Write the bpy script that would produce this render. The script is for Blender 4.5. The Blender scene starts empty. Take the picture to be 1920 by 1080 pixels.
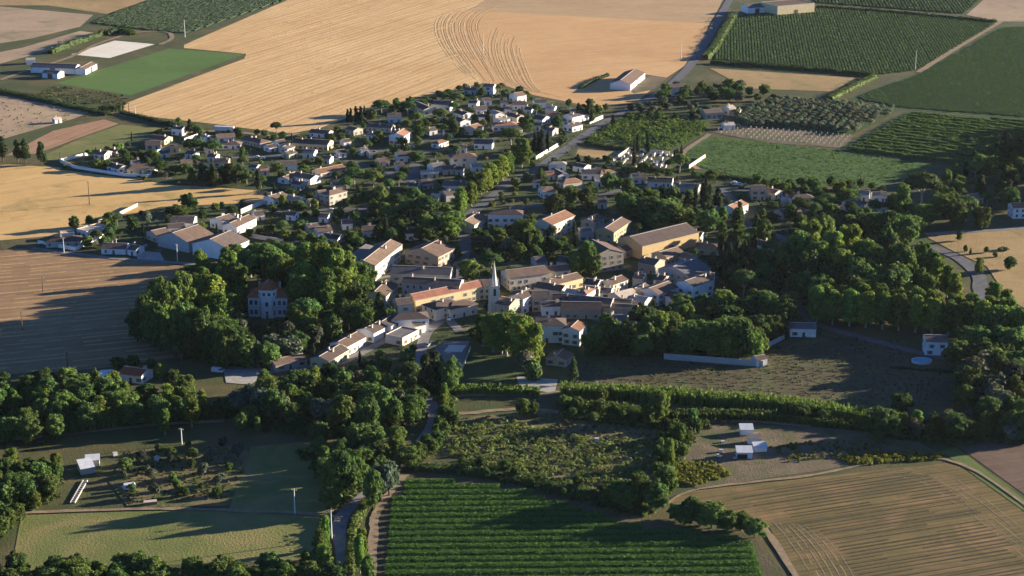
import bpy, math, random
from mathutils import Vector, Matrix
R = math.radians
sc = bpy.context.scene
col = sc.collection
# ------------------------------------------------------------ camera, sky, sun, exposure
CH, FPX, PITCH = 272.0, 3500.0, R(17.7)
cam_d = bpy.data.cameras.new('camera')
cam_d.sensor_width = 36.0
cam_d.lens = 36.0 * FPX / 1920.0
cam_d.clip_start, cam_d.clip_end = 1.0, 30000.0
cam = bpy.data.objects.new('camera', cam_d)
cam.location = (0, 0, CH)
cam.rotation_euler = (R(90) - PITCH, 0, 0)
col.objects.link(cam)
sc.camera = cam
SUN_EL = R(11.0)
SUN_AZ = R(18.0)            # sun stands to the right of the view, a little behind the village
to_sun = Vector((math.cos(SUN_AZ) * math.cos(SUN_EL), math.sin(SUN_AZ) * math.cos(SUN_EL), math.sin(SUN_EL)))
w = bpy.data.worlds.new('World')
sc.world = w
w.use_nodes = True
wn = w.node_tree.nodes
bg = wn['Background']
sky = wn.new('ShaderNodeTexSky')
sky.sky_type = 'NISHITA'
sky.sun_disc = False
sky.sun_elevation = SUN_EL
sky.sun_rotation = R(90) - SUN_AZ
sky.altitude = 200
sky.air_density, sky.dust_density, sky.ozone_density = 0.5, 0.1, 5.0
w.node_tree.links.new(sky.outputs[0], bg.inputs[0])
bg.inputs[1].default_value = 0.070
sd = bpy.data.lights.new('sun', 'SUN')
sd.energy = 5.0
sd.angle = R(0.5)
sd.color = (1.0, 0.865, 0.675)
sun = bpy.data.objects.new('sun', sd)
sun.rotation_euler = to_sun.to_track_quat('Z', 'Y').to_euler()
sun.location = (900, 1200, 600)
col.objects.link(sun)
vs = sc.view_settings
vs.view_transform = 'Standard'
vs.look = 'None'
vs.gamma = 1.0
vs.use_curve_mapping = False
vs.exposure = 1.85
sc.cycles.max_bounces = 5
sc.cycles.diffuse_bounces = 2
sc.cycles.glossy_bounces = 2
sc.cycles.transmission_bounces = 2
sc.cycles.use_denoising = True

# ------------------------------------------------------------ picture row/column -> place on the ground (only to lay out the map)
cP, sP = math.cos(PITCH), math.sin(PITCH)
def at(px, py, z=0.0):
    u, v = (px - 960.0) / FPX, (540.0 - py) / FPX
    dx, dy, dz = u, cP + v * sP, -sP + v * cP
    t = (z - CH) / dz
    return Vector((dx * t, dy * t, z))
def scale_at(py):            # pixels per metre across the view for ground seen in that row
    v = (540.0 - py) / FPX
    t = -CH / (-sP + v * cP)
    return FPX / t
def dep(py):
    return PITCH + math.atan((py - 540.0) / FPX)
def px_of(p):
    x, y, z = p[0], p[1], p[2] - CH
    f = y * cP - z * sP
    return 960 + FPX * x / f, 540 - FPX * (y * sP + z * cP) / f
def G(pts, z=0.0):
    return [at(x, y, z) for x, y in pts]
def inside(p, poly):
    x, y = p[0], p[1]
    c = False
    j = len(poly) - 1
    for i in range(len(poly)):
        a, b = poly[i], poly[j]
        if (a[1] > y) != (b[1] > y) and x < (b[0] - a[0]) * (y - a[1]) / (b[1] - a[1]) + a[0]:
            c = not c
        j = i
    return c
def smooth(pts, n=8):
    out = []
    P = [pts[0]] + list(pts) + [pts[-1]]
    for i in range(1, len(P) - 2):
        a, b, c, d = P[i - 1], P[i], P[i + 1], P[i + 2]
        for k in range(n):
            t = k / n
            out.append(0.5 * ((2 * b) + (c - a) * t + (2 * a - 5 * b + 4 * c - d) * t * t + (3 * b - a - 3 * c + d) * t ** 3))
    out.append(pts[-1])
    return out

# ------------------------------------------------------------ node helpers and materials
MATS = {}
class NT:
    def __init__(s, name):
        s.m = bpy.data.materials.new(name)
        s.m.use_nodes = True
        s.t = s.m.node_tree
        s.n = s.t.nodes
        s.b = s.n['Principled BSDF']
        s.b.inputs['Roughness'].default_value = 0.9
        s.b.inputs['Specular IOR Level'].default_value = 0.15
    def new(s, typ, **kw):
        n = s.n.new(typ)
        for k, v in kw.items():
            setattr(n, k, v)
        return n
    def link(s, a, b):
        s.t.links.new(a, b)
    def val(s, sock, v):
        if hasattr(v, 'is_output') or isinstance(v, bpy.types.NodeSocket):
            s.link(v, sock)
        else:
            sock.default_value = v
    def math(s, op, a, b=0.0, clamp=False):
        n = s.new('ShaderNodeMath', operation=op)
        n.use_clamp = clamp
        s.val(n.inputs[0], a)
        s.val(n.inputs[1], b)
        return n.outputs[0]
    def noise(s, vec, scale, detail=4.0, rough=0.6, dist=0.0):
        n = s.new('ShaderNodeTexNoise')
        s.link(vec, n.inputs['Vector'])
        n.inputs['Scale'].default_value = scale
        n.inputs['Detail'].default_value = detail
        n.inputs['Roughness'].default_value = rough
        n.inputs['Distortion'].default_value = dist
        return n.outputs['Fac']
    def ramp(s, fac, stops):
        n = s.new('ShaderNodeValToRGB')
        e = n.color_ramp.elements
        while len(e) < len(stops):
            e.new(0.5)
        for q, (p, c) in zip(e, stops):
            q.position = p
            q.color = (c[0], c[1], c[2], 1)
        s.link(fac, n.inputs[0])
        return n.outputs[0]
    def mix(s, fac, a, b, blend='MIX'):
        n = s.new('ShaderNodeMix', data_type='RGBA', blend_type=blend)
        s.val(n.inputs[0], fac)
        for sock, v in ((n.inputs[6], a), (n.inputs[7], b)):
            if isinstance(v, bpy.types.NodeSocket):
                s.link(v, sock)
            else:
                sock.default_value = (v[0], v[1], v[2], 1)
        return n.outputs[2]
    def obj(s):
        return s.new('ShaderNodeTexCoord').outputs['Object']
    def bump(s, h, dist, strength=1.0):
        n = s.new('ShaderNodeBump')
        n.inputs['Distance'].default_value = dist
        n.inputs['Strength'].default_value = strength
        s.link(h, n.inputs['Height'])
        s.link(n.outputs[0], s.b.inputs['Normal'])
    def out(s, colour):
        s.val(s.b.inputs['Base Color'], colour)
        return s.m

def field_mat(name, stops, big=90.0, mid=9.0, fine=1.1, stripe=None, patch=None, bump=0.25, mixw=(0.45, 0.3, 0.25)):
    """ground seen from the air: three sizes of patchiness, optional drill rows, optional second tone in patches"""
    T = NT(name)
    v = T.obj()
    a = T.noise(v, 1.0 / big, 3, 0.55, 0.6)
    b = T.noise(v, 1.0 / mid, 4, 0.65, 0.3)
    c = T.noise(v, 1.0 / fine, 3, 0.7)
    f = T.math('ADD', T.math('ADD', T.math('MULTIPLY', a, mixw[0]), T.math('MULTIPLY', b, mixw[1])), T.math('MULTIPLY', c, mixw[2]))
    f = T.math('ADD', T.math('MULTIPLY', T.math('SUBTRACT', f, 0.5), 2.4), 0.5, True)
    h = c
    colr = T.ramp(f, stops)
    if patch:
        pc, psc, lo, hi = patch
        pm = T.noise(v, 1.0 / psc, 5, 0.62, 0.8)
        mr = T.new('ShaderNodeMapRange')
        T.link(pm, mr.inputs[0])
        mr.inputs[1].default_value, mr.inputs[2].default_value = lo, hi
        colr = T.mix(mr.outputs[0], colr, pc)
    if stripe:
        ang, spacing, strength, tone = stripe
        mp = T.new('ShaderNodeMapping')
        mp.inputs['Rotation'].default_value = (0, 0, -ang)
        T.link(v, mp.inputs[0])
        sx = T.new('ShaderNodeSeparateXYZ')
        T.link(mp.outputs[0], sx.inputs[0])
        wob = T.noise(v, 1 / 35.0, 2, 0.5)
        y = T.math('ADD', T.math('MULTIPLY', sx.outputs[1], 1.0 / spacing), T.math('MULTIPLY', wob, 0.5))
        s1 = T.math('ADD', T.math('MULTIPLY', T.math('SINE', T.math('MULTIPLY', y, 6.2832)), 0.5), 0.5)
        st = T.new('ShaderNodeMapping')
        st.inputs['Scale'].default_value = (0.008, 0.8 / spacing, 1)
        T.link(mp.outputs[0], st.inputs[0])
        str_n = T.noise(st.outputs[0], 1.0, 4, 0.7)
        mr2 = T.new('ShaderNodeMapRange')
        T.link(str_n, mr2.inputs[0])
        mr2.inputs[1].default_value, mr2.inputs[2].default_value = 0.42, 0.68
        s1 = T.math('ADD', T.math('MULTIPLY', T.math('MULTIPLY', s1, str_n), 0.8), T.math('MULTIPLY', mr2.outputs[0], 0.7), True)
        colr = T.mix(T.math('MULTIPLY', s1, strength), colr, tone)
        h = T.math('ADD', T.math('MULTIPLY', c, 0.5), T.math('MULTIPLY', s1, -0.6))
    if bump:
        T.bump(h, bump)
    return T.out(colr)

def plain(name, c, var=0.18, sc_=0.6, rough=0.9, spec=0.15, stain=0.0):
    T = NT(name)
    T.b.inputs['Roughness'].default_value = rough
    T.b.inputs['Specular IOR Level'].default_value = spec
    v = T.obj()
    n = T.noise(v, sc_, 5, 0.65)
    d = [max(0.0, x * (1 - var)) for x in c]
    u = [min(1.0, x * (1 + var)) for x in c]
    colr = T.ramp(n, [(0.3, d), (0.7, u)])
    if stain:
        m = T.noise(v, 0.25, 5, 0.7, 0.5)
        mr = T.new('ShaderNodeMapRange')
        T.link(m, mr.inputs[0])
        mr.inputs[1].default_value, mr.inputs[2].default_value = 0.5, 0.75
        mr.inputs[4].default_value = stain
        colr = T.mix(mr.outputs[0], colr, [x * 0.55 for x in c])
    return T.out(colr)

WALLC = dict(w=(0.76, 0.74, 0.70), c=(0.60, 0.53, 0.42), y=(0.58, 0.48, 0.28), b=(0.42, 0.375, 0.31), g=(0.42, 0.40, 0.37), s=(0.36, 0.30, 0.23), o=(0.42, 0.31, 0.16))
WALLN = dict(w='white', c='cream', y='yellow', b='beige', g='grey', s='stone', o='ochre')
ROOFC = dict(d=(0.112, 0.086, 0.075), b=(0.165, 0.112, 0.086), o=(0.28, 0.15, 0.095), r=(0.29, 0.125, 0.085), v=(0.45, 0.13, 0.06), t=(0.22, 0.155, 0.11), g=(0.16, 0.15, 0.15), p=(0.50, 0.42, 0.34))
ROOFN = dict(v='bright red', d='dark brown', b='brown', o='orange', r='red', t='tan', g='grey', p='pale')
def roof_mat(name, c):
    T = NT(name)
    v = T.obj()
    sx = T.new('ShaderNodeSeparateXYZ')
    T.link(v, sx.inputs[0])
    oi = T.new('ShaderNodeObjectInfo')
    s = T.math('ADD', T.math('MULTIPLY', T.math('SINE', T.math('MULTIPLY', sx.outputs[0], 6.2832 / 0.42)), 0.5), 0.5)
    s2 = T.math('ADD', T.math('MULTIPLY', T.math('SINE', T.math('MULTIPLY', sx.outputs[1], 6.2832 / 0.9)), 0.5), 0.5)
    n = T.noise(v, 0.35, 5, 0.7)
    n2 = T.noise(v, 2.2, 3, 0.7)
    f = T.math('ADD', T.math('MULTIPLY', n, 0.6), T.math('MULTIPLY', n2, 0.4))
    colr = T.ramp(f, [(0.28, [x * 0.55 for x in c]), (0.5, c), (0.72, [min(1, c[0] * 1.5), min(1, c[1] * 1.42), min(1, c[2] * 1.35)])])
    colr = T.mix(T.math('MULTIPLY', s, 0.25), colr, [x * 0.45 for x in c])
    hsv = T.new('ShaderNodeHueSaturation')
    T.link(colr, hsv.inputs['Color'])
    T.link(T.math('ADD', T.math('MULTIPLY', oi.outputs['Random'], 0.5), 0.75), hsv.inputs['Value'])
    T.bump(T.math('ADD', s, T.math('MULTIPLY', s2, 0.3)), 0.015)
    return T.out(hsv.outputs[0])
for k, c in WALLC.items():
    MATS['wall_' + k] = plain('render_' + WALLN[k], c, 0.10, 0.5, stain=0.35)
for k, c in ROOFC.items():
    MATS['roof_' + k] = roof_mat('clay_tiles_' + ROOFN[k].replace(' ', '_'), c)
MATS['verge'] = plain('verge_mortar', (0.50, 0.43, 0.35), 0.2, 1.5)
MATS['frame'] = plain('window_frame_paint', (0.55, 0.53, 0.50), 0.1)
MATS['shutter'] = plain('shutter_paint', (0.20, 0.22, 0.20), 0.2, 3)
MATS['shutter_b'] = plain('shutter_paint_brown', (0.16, 0.09, 0.05), 0.2, 3)
MATS['door'] = plain('door_wood', (0.13, 0.085, 0.05), 0.2, 3)
MATS['pane'] = plain('window_glass', (0.02, 0.025, 0.03), 0.1, 1, 0.12, 0.5)
MATS['chimney'] = plain('chimney_render', (0.58, 0.50, 0.40), 0.2, 1.5)
MATS['concrete'] = plain('concrete', (0.50, 0.48, 0.44), 0.15, 1.2, stain=0.3)
MATS['pole'] = plain('pole_concrete', (0.60, 0.57, 0.50), 0.1, 2)
MATS['pole_wood'] = plain('pole_wood', (0.12, 0.085, 0.06), 0.1, 2)
MATS['bark'] = plain('bark', (0.11, 0.085, 0.06), 0.35, 2.5)
MATS['bark_pale'] = plain('bark_pale', (0.33, 0.29, 0.22), 0.4, 1.8)
MATS['asphalt'] = plain('asphalt', (0.12, 0.12, 0.125), 0.25, 0.25)
MATS['asphalt_old'] = plain('asphalt_worn', (0.20, 0.19, 0.18), 0.25, 0.25)
MATS['track'] = plain('dirt_track', (0.25, 0.185, 0.115), 0.3, 0.3)
MATS['gravel'] = plain('pale_gravel', (0.36, 0.34, 0.30), 0.2, 0.4)
MATS['white_metal'] = plain('white_sheet_metal', (0.60, 0.61, 0.62), 0.14, 0.5, 0.5, 0.4, 0.25)
MATS['grey_metal'] = plain('grey_sheet_metal', (0.38, 0.40, 0.42), 0.1, 0.8, 0.5, 0.4, 0.25)
MATS['dark'] = plain('opening_shade_and_chassis', (0.03, 0.028, 0.025), 0.2)  # near-black: shade painted into shed and belfry openings, also the lorry chassis
MATS['tyre'] = plain('tyre_rubber', (0.02, 0.02, 0.02), 0.2)
MATS['car_white'] = plain('car_paint_white', (0.72, 0.72, 0.72), 0.03, 1, 0.25, 0.5)
MATS['car_grey'] = plain('car_paint_grey', (0.25, 0.26, 0.28), 0.03, 1, 0.25, 0.5)
MATS['car_blue'] = plain('car_paint_blue', (0.06, 0.10, 0.22), 0.03, 1, 0.25, 0.5)
MATS['car_red'] = plain('car_paint_red', (0.30, 0.03, 0.025), 0.03, 1, 0.25, 0.5)
MATS['marble'] = plain('tomb_stone', (0.66, 0.62, 0.55), 0.15, 1.0)
MATS['straw'] = plain('straw', (0.55, 0.38, 0.19), 0.3, 0.5)
MATS['earth'] = plain('ploughed_earth', (0.20, 0.145, 0.10), 0.3, 0.5)
MATS['wood'] = plain('old_timber', (0.22, 0.15, 0.09), 0.25, 2)

def leaf_material(name, translucent=0.3):
    T = NT(name)
    T.b.inputs['Roughness'].default_value = 0.75
    T.b.inputs['Specular IOR Level'].default_value = 0.2
    oi = T.new('ShaderNodeObjectInfo')
    at_ = T.new('ShaderNodeAttribute')
    at_.attribute_name = 'tone'
    hsv = T.new('ShaderNodeHueSaturation')
    T.link(oi.outputs['Color'], hsv.inputs['Color'])
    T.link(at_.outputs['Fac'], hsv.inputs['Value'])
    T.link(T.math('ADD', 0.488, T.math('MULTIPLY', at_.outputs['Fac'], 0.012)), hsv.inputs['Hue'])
    T.link(hsv.outputs[0], T.b.inputs['Base Color'])
    tr = T.new('ShaderNodeBsdfTranslucent')
    tc = T.mix(0.5, hsv.outputs[0], (1.0, 0.9, 0.25), 'MULTIPLY')
    g = T.new('ShaderNodeHueSaturation')
    g.inputs['Value'].default_value = 1.5
    T.link(tc, g.inputs['Color'])
    T.link(g.outputs[0], tr.inputs['Color'])
    ms = T.new('ShaderNodeMixShader')
    ms.inputs[0].default_value = translucent
    T.link(T.b.outputs[0], ms.inputs[1])
    T.link(tr.outputs[0], ms.inputs[2])
    T.link(ms.outputs[0], T.n['Material Output'].inputs['Surface'])
    return T.m
MATS['leaf'] = leaf_material('foliage')

# ------------------------------------------------------------ mesh and object helpers
class MB:
    def __init__(s):
        s.v, s.f, s.m, s.mats, s.tone = [], [], [], [], []
    def mi(s, name):
        if name not in s.mats:
            s.mats.append(name)
        return s.mats.index(name)
    def face(s, pts, mat):
        k = len(s.v)
        s.v += [tuple(p) for p in pts]
        s.f.append(tuple(range(k, k + len(pts))))
        s.m.append(s.mi(mat))
    def box(s, x0, x1, y0, y1, z0, z1, mat, M=None, top=None):
        c = [Vector(p) for p in ((x0, y0, z0), (x1, y0, z0), (x1, y1, z0), (x0, y1, z0), (x0, y0, z1), (x1, y0, z1), (x1, y1, z1), (x0, y1, z1))]
        if M:
            c = [M @ p for p in c]
        k = len(s.v)
        s.v += [tuple(p) for p in c]
        for q, f in enumerate(((3, 2, 1, 0), (4, 5, 6, 7), (0, 1, 5, 4), (1, 2, 6, 5), (2, 3, 7, 6), (3, 0, 4, 7))):
            s.f.append(tuple(k + i for i in f))
            s.m.append(s.mi(top if (top and q == 1) else mat))
    def tube(s, a, b, ra, rb, mat, n=7, cap=True):
        a, b = Vector(a), Vector(b)
        d = (b - a).normalized()
        x = d.orthogonal().normalized()
        y = d.cross(x)
        k = len(s.v)
        for p, r in ((a, ra), (b, rb)):
            for i in range(n):
                t = 6.28318 * i / n
                s.v.append(tuple(p + (x * math.cos(t) + y * math.sin(t)) * r))
        for i in range(n):
            j = (i + 1) % n
            s.f.append((k + i, k + j, k + n + j, k + n + i))
            s.m.append(s.mi(mat))
        if cap:
            s.f.append(tuple(k + n + i for i in range(n)))
            s.m.append(s.mi(mat))
    def mesh(s, name):
        me = bpy.data.meshes.new(name)
        me.from_pydata(s.v, [], s.f)
        for q in s.mats:
            me.materials.append(MATS[q])
        me.polygons.foreach_set('material_index', s.m)
        if s.tone:
            a = me.attributes.new('tone', 'FLOAT', 'POINT')
            a.data.foreach_set('value', s.tone)
        me.update()
        return me
    def build(s, name, parent=None):
        return link(name, s.mesh(name), parent)
def link(name, me, parent=None):
    o = bpy.data.objects.new(name, me)
    col.objects.link(o)
    if parent is not None:
        o.parent = parent
    return o
AUTO = []      # things whose label is completed once all neighbours are known
def tag(o, label=None, cat=None, group=None, kind=None):
    if label: o['label'] = label
    if cat: o['category'] = cat
    if group: o['group'] = group
    if kind: o['kind'] = kind
    return o
def auto(o, base, cat, group, px, pos='near'):
    o['category'] = cat
    if group: o['group'] = group
    AUTO.append([o, base, px, pos])
    return o
def empty(name, loc, rz=0.0, s=None):
    o = bpy.data.objects.new(name, None)
    o.empty_display_size = 0.5
    col.objects.link(o)
    o.location = loc
    o.rotation_euler = (0, 0, rz)
    if s: o.scale = s
    return o
def struct(name, pts, mat, z=0.0, kind='structure'):
    m = MB()
    m.face([(p[0], p[1], z) for p in pts], mat)
    return tag(m.build(name), kind=kind)
def ribbon(name, px, width, mat, z, n=8, jitter=0.0, seed=1):
    rg = random.Random(seed)
    P = smooth(G(px), n)
    m = MB()
    L, Rr = [], []
    for i, p in enumerate(P):
        d = (P[min(i + 1, len(P) - 1)] - P[max(i - 1, 0)]).normalized()
        q = Vector((-d.y, d.x, 0))
        L.append(p + q * (width / 2 + rg.uniform(-jitter, jitter)) + Vector((0, 0, z)))
        Rr.append(p - q * (width / 2 + rg.uniform(-jitter, jitter)) + Vector((0, 0, z)))
    for i in range(len(P) - 1):
        m.face([Rr[i], Rr[i + 1], L[i + 1], L[i]], mat)
    return tag(m.build(name), kind='structure')
def ang_of(p, q):
    a, b = at(*p), at(*q)
    return math.atan2(b.y - a.y, b.x - a.x)
# ------------------------------------------------------------ ground, fields, roads
A_STUB = ang_of((480, 197), (800, 88))
A_R = ang_of((1000, 120), (1200, 100))
MATS['ground'] = field_mat('rough_ground', [(0.1, (0.045, 0.056, 0.02)), (0.4, (0.08, 0.08, 0.032)), (0.7, (0.135, 0.105, 0.05)), (0.95, (0.20, 0.145, 0.075))], 70, 7, 1.0, patch=((0.06, 0.08, 0.028), 30, 0.45, 0.62))
MATS['garden'] = field_mat('garden_ground', [(0.1, (0.03, 0.045, 0.016)), (0.5, (0.055, 0.072, 0.026)), (0.9, (0.12, 0.11, 0.06))], 40, 6, 1.0, patch=((0.17, 0.15, 0.12), 14, 0.58, 0.66))
MATS['stubble'] = field_mat('golden_stubble', [(0.05, (0.47, 0.285, 0.12)), (0.4, (0.59, 0.38, 0.17)), (0.7, (0.66, 0.445, 0.21)), (0.95, (0.70, 0.50, 0.26))], 110, 12, 1.4, stripe=(A_STUB, 6.5, 0.55, (0.41, 0.235, 0.095)))
MATS['stubble_o'] = field_mat('orange_stubble', [(0.05, (0.45, 0.255, 0.11)), (0.5, (0.56, 0.33, 0.145)), (0.95, (0.63, 0.395, 0.185))], 120, 14, 1.4, stripe=(A_R, 9.0, 0.35, (0.42, 0.26, 0.115)))
MATS['stubble_b'] = field_mat('brown_stubble', [(0.05, (0.33, 0.215, 0.115)), (0.5, (0.44, 0.30, 0.155)), (0.95, (0.52, 0.365, 0.195))], 90, 10, 1.2, stripe=(ang_of((860, 20), (1300, 34)), 8.0, 0.3, (0.28, 0.18, 0.09)))
MATS['sand_field'] = field_mat('sandy_meadow', [(0.05, (0.38, 0.245, 0.085)), (0.45, (0.56, 0.355, 0.135)), (0.95, (0.64, 0.42, 0.175))], 60, 9, 1.2, patch=((0.30, 0.235, 0.085), 26, 0.54, 0.72), stripe=(ang_of((0, 400), (300, 350)), 10, 0.2, (0.36, 0.26, 0.13)))
MATS['brown_field'] = field_mat('brown_stubble_rows', [(0.05, (0.21, 0.132, 0.068)), (0.5, (0.295, 0.19, 0.097)), (0.95, (0.39, 0.255, 0.132))], 60, 7, 1.0, stripe=(ang_of((0, 565), (220, 545)), 6.0, 0.5, (0.165, 0.10, 0.052)))
MATS['brown_far'] = field_mat('dry_brown_field', [(0.05, (0.27, 0.19, 0.12)), (0.5, (0.36, 0.26, 0.165)), (0.95, (0.47, 0.35, 0.22))], 70, 9, 1.3, patch=((0.22, 0.19, 0.10), 40, 0.52, 0.68))
MATS['red_soil'] = field_mat('red_ploughed_soil', [(0.05, (0.27, 0.15, 0.085)), (0.5, (0.36, 0.215, 0.125)), (0.95, (0.45, 0.28, 0.165))], 60, 6, 1.0, stripe=(ang_of((70, 285), (220, 228)), 3.5, 0.35, (0.22, 0.12, 0.07)))
MATS['green_crop'] = field_mat('green_lucerne', [(0.05, (0.062, 0.115, 0.026)), (0.5, (0.088, 0.155, 0.036)), (0.95, (0.115, 0.185, 0.048))], 60, 7, 0.9)
MATS['dark_crop'] = field_mat('dark_crop_soil', [(0.05, (0.032, 0.06, 0.02)), (0.5, (0.048, 0.082, 0.028)), (0.95, (0.072, 0.102, 0.038))], 50, 7, 0.9)
MATS['meadow'] = field_mat('rough_meadow', [(0.05, (0.085, 0.115, 0.03)), (0.5, (0.15, 0.165, 0.05)), (0.95, (0.25, 0.21, 0.082))], 60, 8, 0.9, patch=((0.26, 0.20, 0.085), 36, 0.52, 0.68))
MATS['low_vines'] = field_mat('low_green_rows', [(0.05, (0.045, 0.095, 0.026)), (0.5, (0.07, 0.135, 0.036)), (0.95, (0.10, 0.165, 0.046))], 60, 7, 0.8, stripe=(ang_of((1330, 285), (1640, 322)), 2.6, 0.55, (0.035, 0.05, 0.018)))
MATS['vine_soil'] = field_mat('vineyard_soil', [(0.05, (0.055, 0.05, 0.028)), (0.5, (0.095, 0.082, 0.045)), (0.95, (0.15, 0.12, 0.07))], 50, 5, 0.8)
MATS['dark_plough'] = field_mat('dark_fallow', [(0.05, (0.055, 0.05, 0.03)), (0.5, (0.09, 0.076, 0.044)), (0.95, (0.14, 0.11, 0.062))], 60, 6, 0.9, patch=((0.10, 0.125, 0.045), 22, 0.48, 0.66), stripe=(ang_of((1120, 700), (1600, 725)), 4.5, 0.4, (0.07, 0.06, 0.035)))
MATS['row_field'] = field_mat('mown_row_field', [(0.05, (0.075, 0.076, 0.028)), (0.45, (0.175, 0.128, 0.048)), (0.95, (0.27, 0.178, 0.074))], 55, 8, 0.9, patch=((0.33, 0.19, 0.095), 34, 0.50, 0.66), stripe=(ang_of((1440, 937), (1773, 887)), 2.45, 0.7, (0.06, 0.058, 0.026)))
MATS['dark_red'] = field_mat('dark_red_soil', [(0.05, (0.10, 0.068, 0.05)), (0.5, (0.15, 0.10, 0.07)), (0.95, (0.2, 0.14, 0.10))], 40, 5, 0.8, stripe=(ang_of((1800, 850), (1920, 832)), 3.0, 0.4, (0.07, 0.048, 0.035)))
MATS['green_verge'] = field_mat('green_verge', [(0.05, (0.07, 0.10, 0.03)), (0.5, (0.11, 0.145, 0.04)), (0.95, (0.17, 0.19, 0.06))], 30, 5, 0.8)
MATS['dry_grass'] = field_mat('dry_grass', [(0.05, (0.21, 0.15, 0.065)), (0.5, (0.33, 0.225, 0.10)), (0.95, (0.43, 0.30, 0.14))], 40, 6, 0.9, patch=((0.18, 0.17, 0.07), 18, 0.55, 0.7))
MATS['arena'] = field_mat('arena_sand', [(0.05, (0.58, 0.53, 0.42)), (0.5, (0.70, 0.64, 0.52)), (0.95, (0.76, 0.71, 0.60))], 40, 6, 1.0, patch=((0.52, 0.49, 0.40), 14, 0.6, 0.72), bump=0.05)
MATS['scrub'] = field_mat('scrub_ground', [(0.05, (0.08, 0.082, 0.03)), (0.45, (0.15, 0.125, 0.058)), (0.95, (0.26, 0.19, 0.10))], 40, 5, 0.9, patch=((0.075, 0.095, 0.03), 12, 0.48, 0.60))
MATS['yard'] = field_mat('bare_yard', [(0.05, (0.10, 0.078, 0.05)), (0.5, (0.155, 0.118, 0.078)), (0.95, (0.22, 0.17, 0.11))], 40, 6, 0.9, patch=((0.09, 0.105, 0.038), 15, 0.48, 0.62))
MATS['dry_row'] = field_mat('dry_row', [(0.05, (0.13, 0.125, 0.05)), (0.5, (0.21, 0.165, 0.08)), (0.95, (0.33, 0.23, 0.12))], 30, 6, 0.9)
MATS['furrow'] = plain('furrow_soil', (0.062, 0.052, 0.026), 0.35, 0.4)
MATS['straw_dark'] = plain('weathered_straw', (0.40, 0.25, 0.115), 0.3, 0.5)
MATS['lawn'] = field_mat('dark_lawn', [(0.05, (0.045, 0.07, 0.022)), (0.5, (0.07, 0.095, 0.03)), (0.95, (0.11, 0.125, 0.045))], 30, 5, 0.8)
MATS['paving'] = field_mat('village_paving', [(0.05, (0.15, 0.14, 0.125)), (0.5, (0.22, 0.205, 0.18)), (0.95, (0.30, 0.275, 0.235))], 25, 5, 0.9, bump=0.04)

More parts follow.
